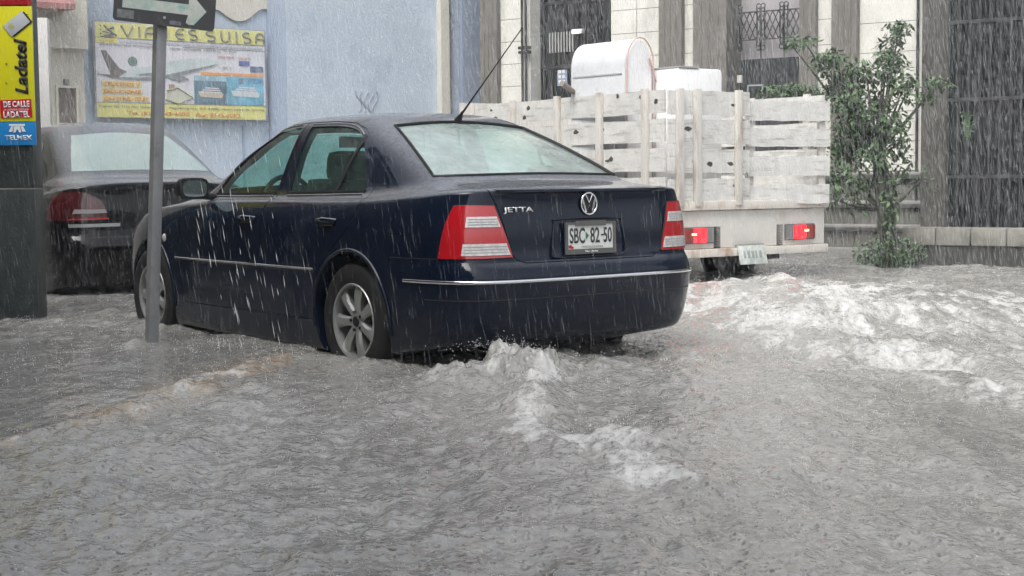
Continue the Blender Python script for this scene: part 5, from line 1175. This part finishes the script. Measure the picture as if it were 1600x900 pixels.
weed('weed_clump', 'low bright green weeds growing at the foot of the sapling', 'plant', 1390, 394, 60, 27, 760, .060, -.10, .5)
weed('weed_clump', 'loose weeds on the plinth left of the planter wall', 'plant', 1432, 372, 28, 12, 220, .05, .3, .4)
weed('creeper', 'dull green creeper hanging on the dark windows right of the stone blocks', 'plant', 1512, 190, 14, 26, 60, .06, 1.4, .5)
weed('creeper', 'thin creeper on the mouldings between the truck and the sapling', 'plant', 1318, 285, 30, 26, 120, .05, 1.0, .4)
weed('shrub', 'hazy shrub showing above the right half of the truck rack', 'plant', 1235, 142, 55, 12, 420, .07, .9, .25)

# ================================================================== UNSEEN BUILDING ADDED AT LEFT (near-black, to darken reflections in the car side)
sh = empty('unseen_dark_building', (-5.2, 4.3, 0), R(90+37.8), label='unseen dark building added beyond the left edge to darken reflections in the navy sedan', cat='building')
SHW = mat('dark_reflected_wall', (.02,.02,.02), .6, var=.2)
mb = MB(); mb.box(-9, 22, .1, 8, -.4, 9.0); mb.build('wall', SHW, sh)
for k in range(8): mb = MB(); mb.box(-8.4+3.7*k, -5.6+3.7*k, .03, .1, .1, 2.6); mb.build('window', WINDK, sh)
mb = MB(); mb.box(-9, 22, -1.2, .1, 2.9, 3.05); mb.build('added_canopy', IRON, sh)  # added overhang, keeps bright sky out of the car side reflections

# ================================================================== RAIN AND SPRAY
def in_boxes(P):
    m = np.zeros(len(P), bool)
    for (ox, oy, yaw, x0, x1, hw_, zt) in ((-.167, 8.244, 37.79, -1.0, 3.45, .92, 1.40), (-3.42, 13.10, 32, -1.0, 3.4, .95, 1.5), (2.127, 13.2, 34, 3.3, 5.5, .9, 1.7)):
        fx, fy = -math.sin(R(yaw)), math.cos(R(yaw)); dx, dy = P[:, 0]-ox, P[:, 1]-oy
        a = dx*fx+dy*fy; b = -dx*fy+dy*fx
        m |= (a > x0) & (a < x1) & (np.abs(b) < hw_) & (P[:, 2] < zt-.13)
    return m
def streak_mesh(P, L, Rr, tilt):
    n = len(P); d = np.stack([tilt, rng.normal(0, .03, n), -np.ones(n)], 1); d /= np.linalg.norm(d, axis=1)[:, None]
    a = np.cross(d, np.array([0, 1, 0.])); a /= np.linalg.norm(a, axis=1)[:, None]; b = np.cross(d, a)
    V = np.zeros((n, 5, 3)); V[:, 0] = P - d*(L/2)[:, None]; V[:, 4] = P + d*(L/2)[:, None]
    for k in range(3):
        an = 2*PI*k/3; V[:, 1+k] = P + d*(L*.2)[:, None] + (a*math.cos(an)+b*math.sin(an))*Rr[:, None]
    F = np.array([(0,1,2),(0,2,3),(0,3,1),(4,2,1),(4,3,2),(4,1,3)]); F = (F[None] + (np.arange(n)*5)[:, None, None]).reshape(-1, 3).astype(np.int32)
    me = bpy.data.meshes.new('drops'); me.vertices.add(n*5); me.vertices.foreach_set('co', V.astype(np.float32).ravel())
    me.loops.add(F.size); me.loops.foreach_set('vertex_index', F.ravel()); me.polygons.add(len(F)); me.polygons.foreach_set('loop_start', np.arange(0, F.size, 3, dtype=np.int32)); me.update(calc_edges=True)
    return me
def drop_mat(name, alpha, col=(.85,.88,.9)):
    m, t, b, ns, L = nodes(name); b.inputs['Base Color'].default_value = (*col, 1); b.inputs['Roughness'].default_value = .25; b.inputs['Alpha'].default_value = alpha
    b.inputs['Subsurface Weight'].default_value = 0; return m
n = 95000; y = 1.9 + (17.5-1.9)*rng.random(n)**.42; x = (rng.random(n)*2-1)*(y*.48+.4); z = rng.random(n)*(1.0+.20*y)
P = np.stack([x, y, z], 1); P = P[~in_boxes(P)]; n = len(P)
big = rng.random(n) < .006
Ls = np.where(big, rng.uniform(.05, .12, n), rng.uniform(.02, .10, n)); Rs = np.where(big, rng.uniform(.0014, .0022, n), rng.uniform(.0005, .0010, n))
tag(link('falling_rain', streak_mesh(P, Ls, Rs, rng.normal(.13, .05, n)), None, drop_mat('rain_drop', .12)), kind='stuff')
n = 180000; y = 10.5 + 8.5*rng.random(n)**.7; x = (rng.random(n)*2-1)*(y*.46+.4); z = rng.random(n)*(1.0+.20*y)
P = np.stack([x, y, z], 1); P = P[~in_boxes(P)]; n = len(P)
tag(link('distant_rain', streak_mesh(P, rng.uniform(.03, .12, n), rng.uniform(.0006, .0011, n), rng.normal(.12, .06, n)), None, drop_mat('distant_drop', .24)), kind='stuff')
# heavier drips falling from the sign and cables in front of the front door
n = 100; y = rng.uniform(6.6, 7.6, n); x = -1.36 + rng.normal(0, .12, n) - .0*y; z = rng.uniform(-.0, 1.25, n); x += (1.0-z)*.10
P = np.stack([x, y, z], 1); n = len(P)
tag(link('dripping_water', streak_mesh(P, rng.uniform(.03, .10, n), rng.uniform(.0010, .0026, n), rng.normal(.15, .03, n)), None, drop_mat('drip_drop', .55, (.9,.92,.93))), kind='stuff')
# impact crowns and flying droplets: tiny tetrahedra-like drops
def blobs(P, r):
    n = len(P); base = np.array([(1,0,0),(-1,0,0),(0,1,0),(0,-1,0),(0,0,1.3),(0,0,-1.3)], float)
    V = P[:, None, :] + base[None]*r[:, None, None]
    F = np.array([(0,2,4),(2,1,4),(1,3,4),(3,0,4),(2,0,5),(1,2,5),(3,1,5),(0,3,5)]); F = (F[None] + (np.arange(n)*6)[:, None, None]).reshape(-1, 3).astype(np.int32)
    me = bpy.data.meshes.new('b'); me.vertices.add(n*6); me.vertices.foreach_set('co', V.astype(np.float32).ravel())
    me.loops.add(F.size); me.loops.foreach_set('vertex_index', F.ravel()); me.polygons.add(len(F)); me.polygons.foreach_set('loop_start', np.arange(0, F.size, 3, dtype=np.int32)); me.update(calc_edges=True)
    me.polygons.foreach_set('use_smooth', [True]*len(me.polygons)); return me
n = 6500; y = 2.6 + 13*rng.random(n)**1.3; x = (rng.random(n)*2-1)*(y*.5+.3); C = np.stack([x, y], 1)
k = 4; a = rng.random((n, k))*2*PI; rr_ = rng.uniform(.004, .018, (n, k)); 
px_ = (C[:, None, 0]+rr_*np.cos(a)).ravel(); py_ = (C[:, None, 1]+rr_*np.sin(a)).ravel(); pz_ = (rng.uniform(.0, .035, (n, k))).ravel()
h0, _f = water_fields(px_, py_); P = np.stack([px_, py_, pz_+h0], 1); keep = ~in_boxes(P); P = P[keep]
tag(link('rain_splashes', blobs(P, rng.uniform(.0006, .0017, len(P))*np.clip(P[:, 1]/5, .7, 1.6)), None, drop_mat('splash_drop', .75, (.88,.89,.89))), kind='stuff')
L_ = []
def spray(px, py, n, sx, sz, h, v=.0):
    c = gnd(px, py); xs = rng.normal(0, sx, n); ys_ = rng.normal(0, sx*.6, n); zs = np.abs(rng.normal(0, sz, n))*np.exp(-(xs/(sx*1.6))**2)+rng.uniform(0, .04, n); L_.append(np.stack([c.x+xs+zs*v, c.y+ys_, zs+h], 1))
spray(1218, 442, 1500, .14, .17, .0, .35); spray(1260, 445, 700, .20, .16, .0, .3); spray(780, 588, 240, .12, .03, .11); spray(838, 610, 120, .08, .012, .05); spray(980, 700, 160, .16, .012, .05); spray(350, 545, 160, .12, .02, 0); spray(1350, 475, 700, .6, .03, .03); spray(1180, 470, 400, .3, .03, .0)
P = np.concatenate(L_); tag(link('wheel_spray', blobs(P, rng.uniform(.0008, .0026, len(P))), None, drop_mat('spray_drop', .6, (.9,.9,.9))), kind='stuff')

# rain-filled air
hz = MB(); hz.box(-60, 60, -20, 70, -1.6, 12.5); hm = bpy.data.materials.new('rain_haze'); hm.use_nodes = True; tt_ = hm.node_tree
tt_.nodes.remove(tt_.nodes['Principled BSDF']); pv = tt_.nodes.new('ShaderNodeVolumePrincipled'); pv.inputs['Color'].default_value = (.93,.95,.97,1); pv.inputs['Density'].default_value = .0020; pv.inputs['Anisotropy'].default_value = .3
tt_.links.new(pv.outputs[0], tt_.nodes['Material Output'].inputs['Volume'])
tag(link('haze', hz.mesh(), None, hm), kind='stuff')
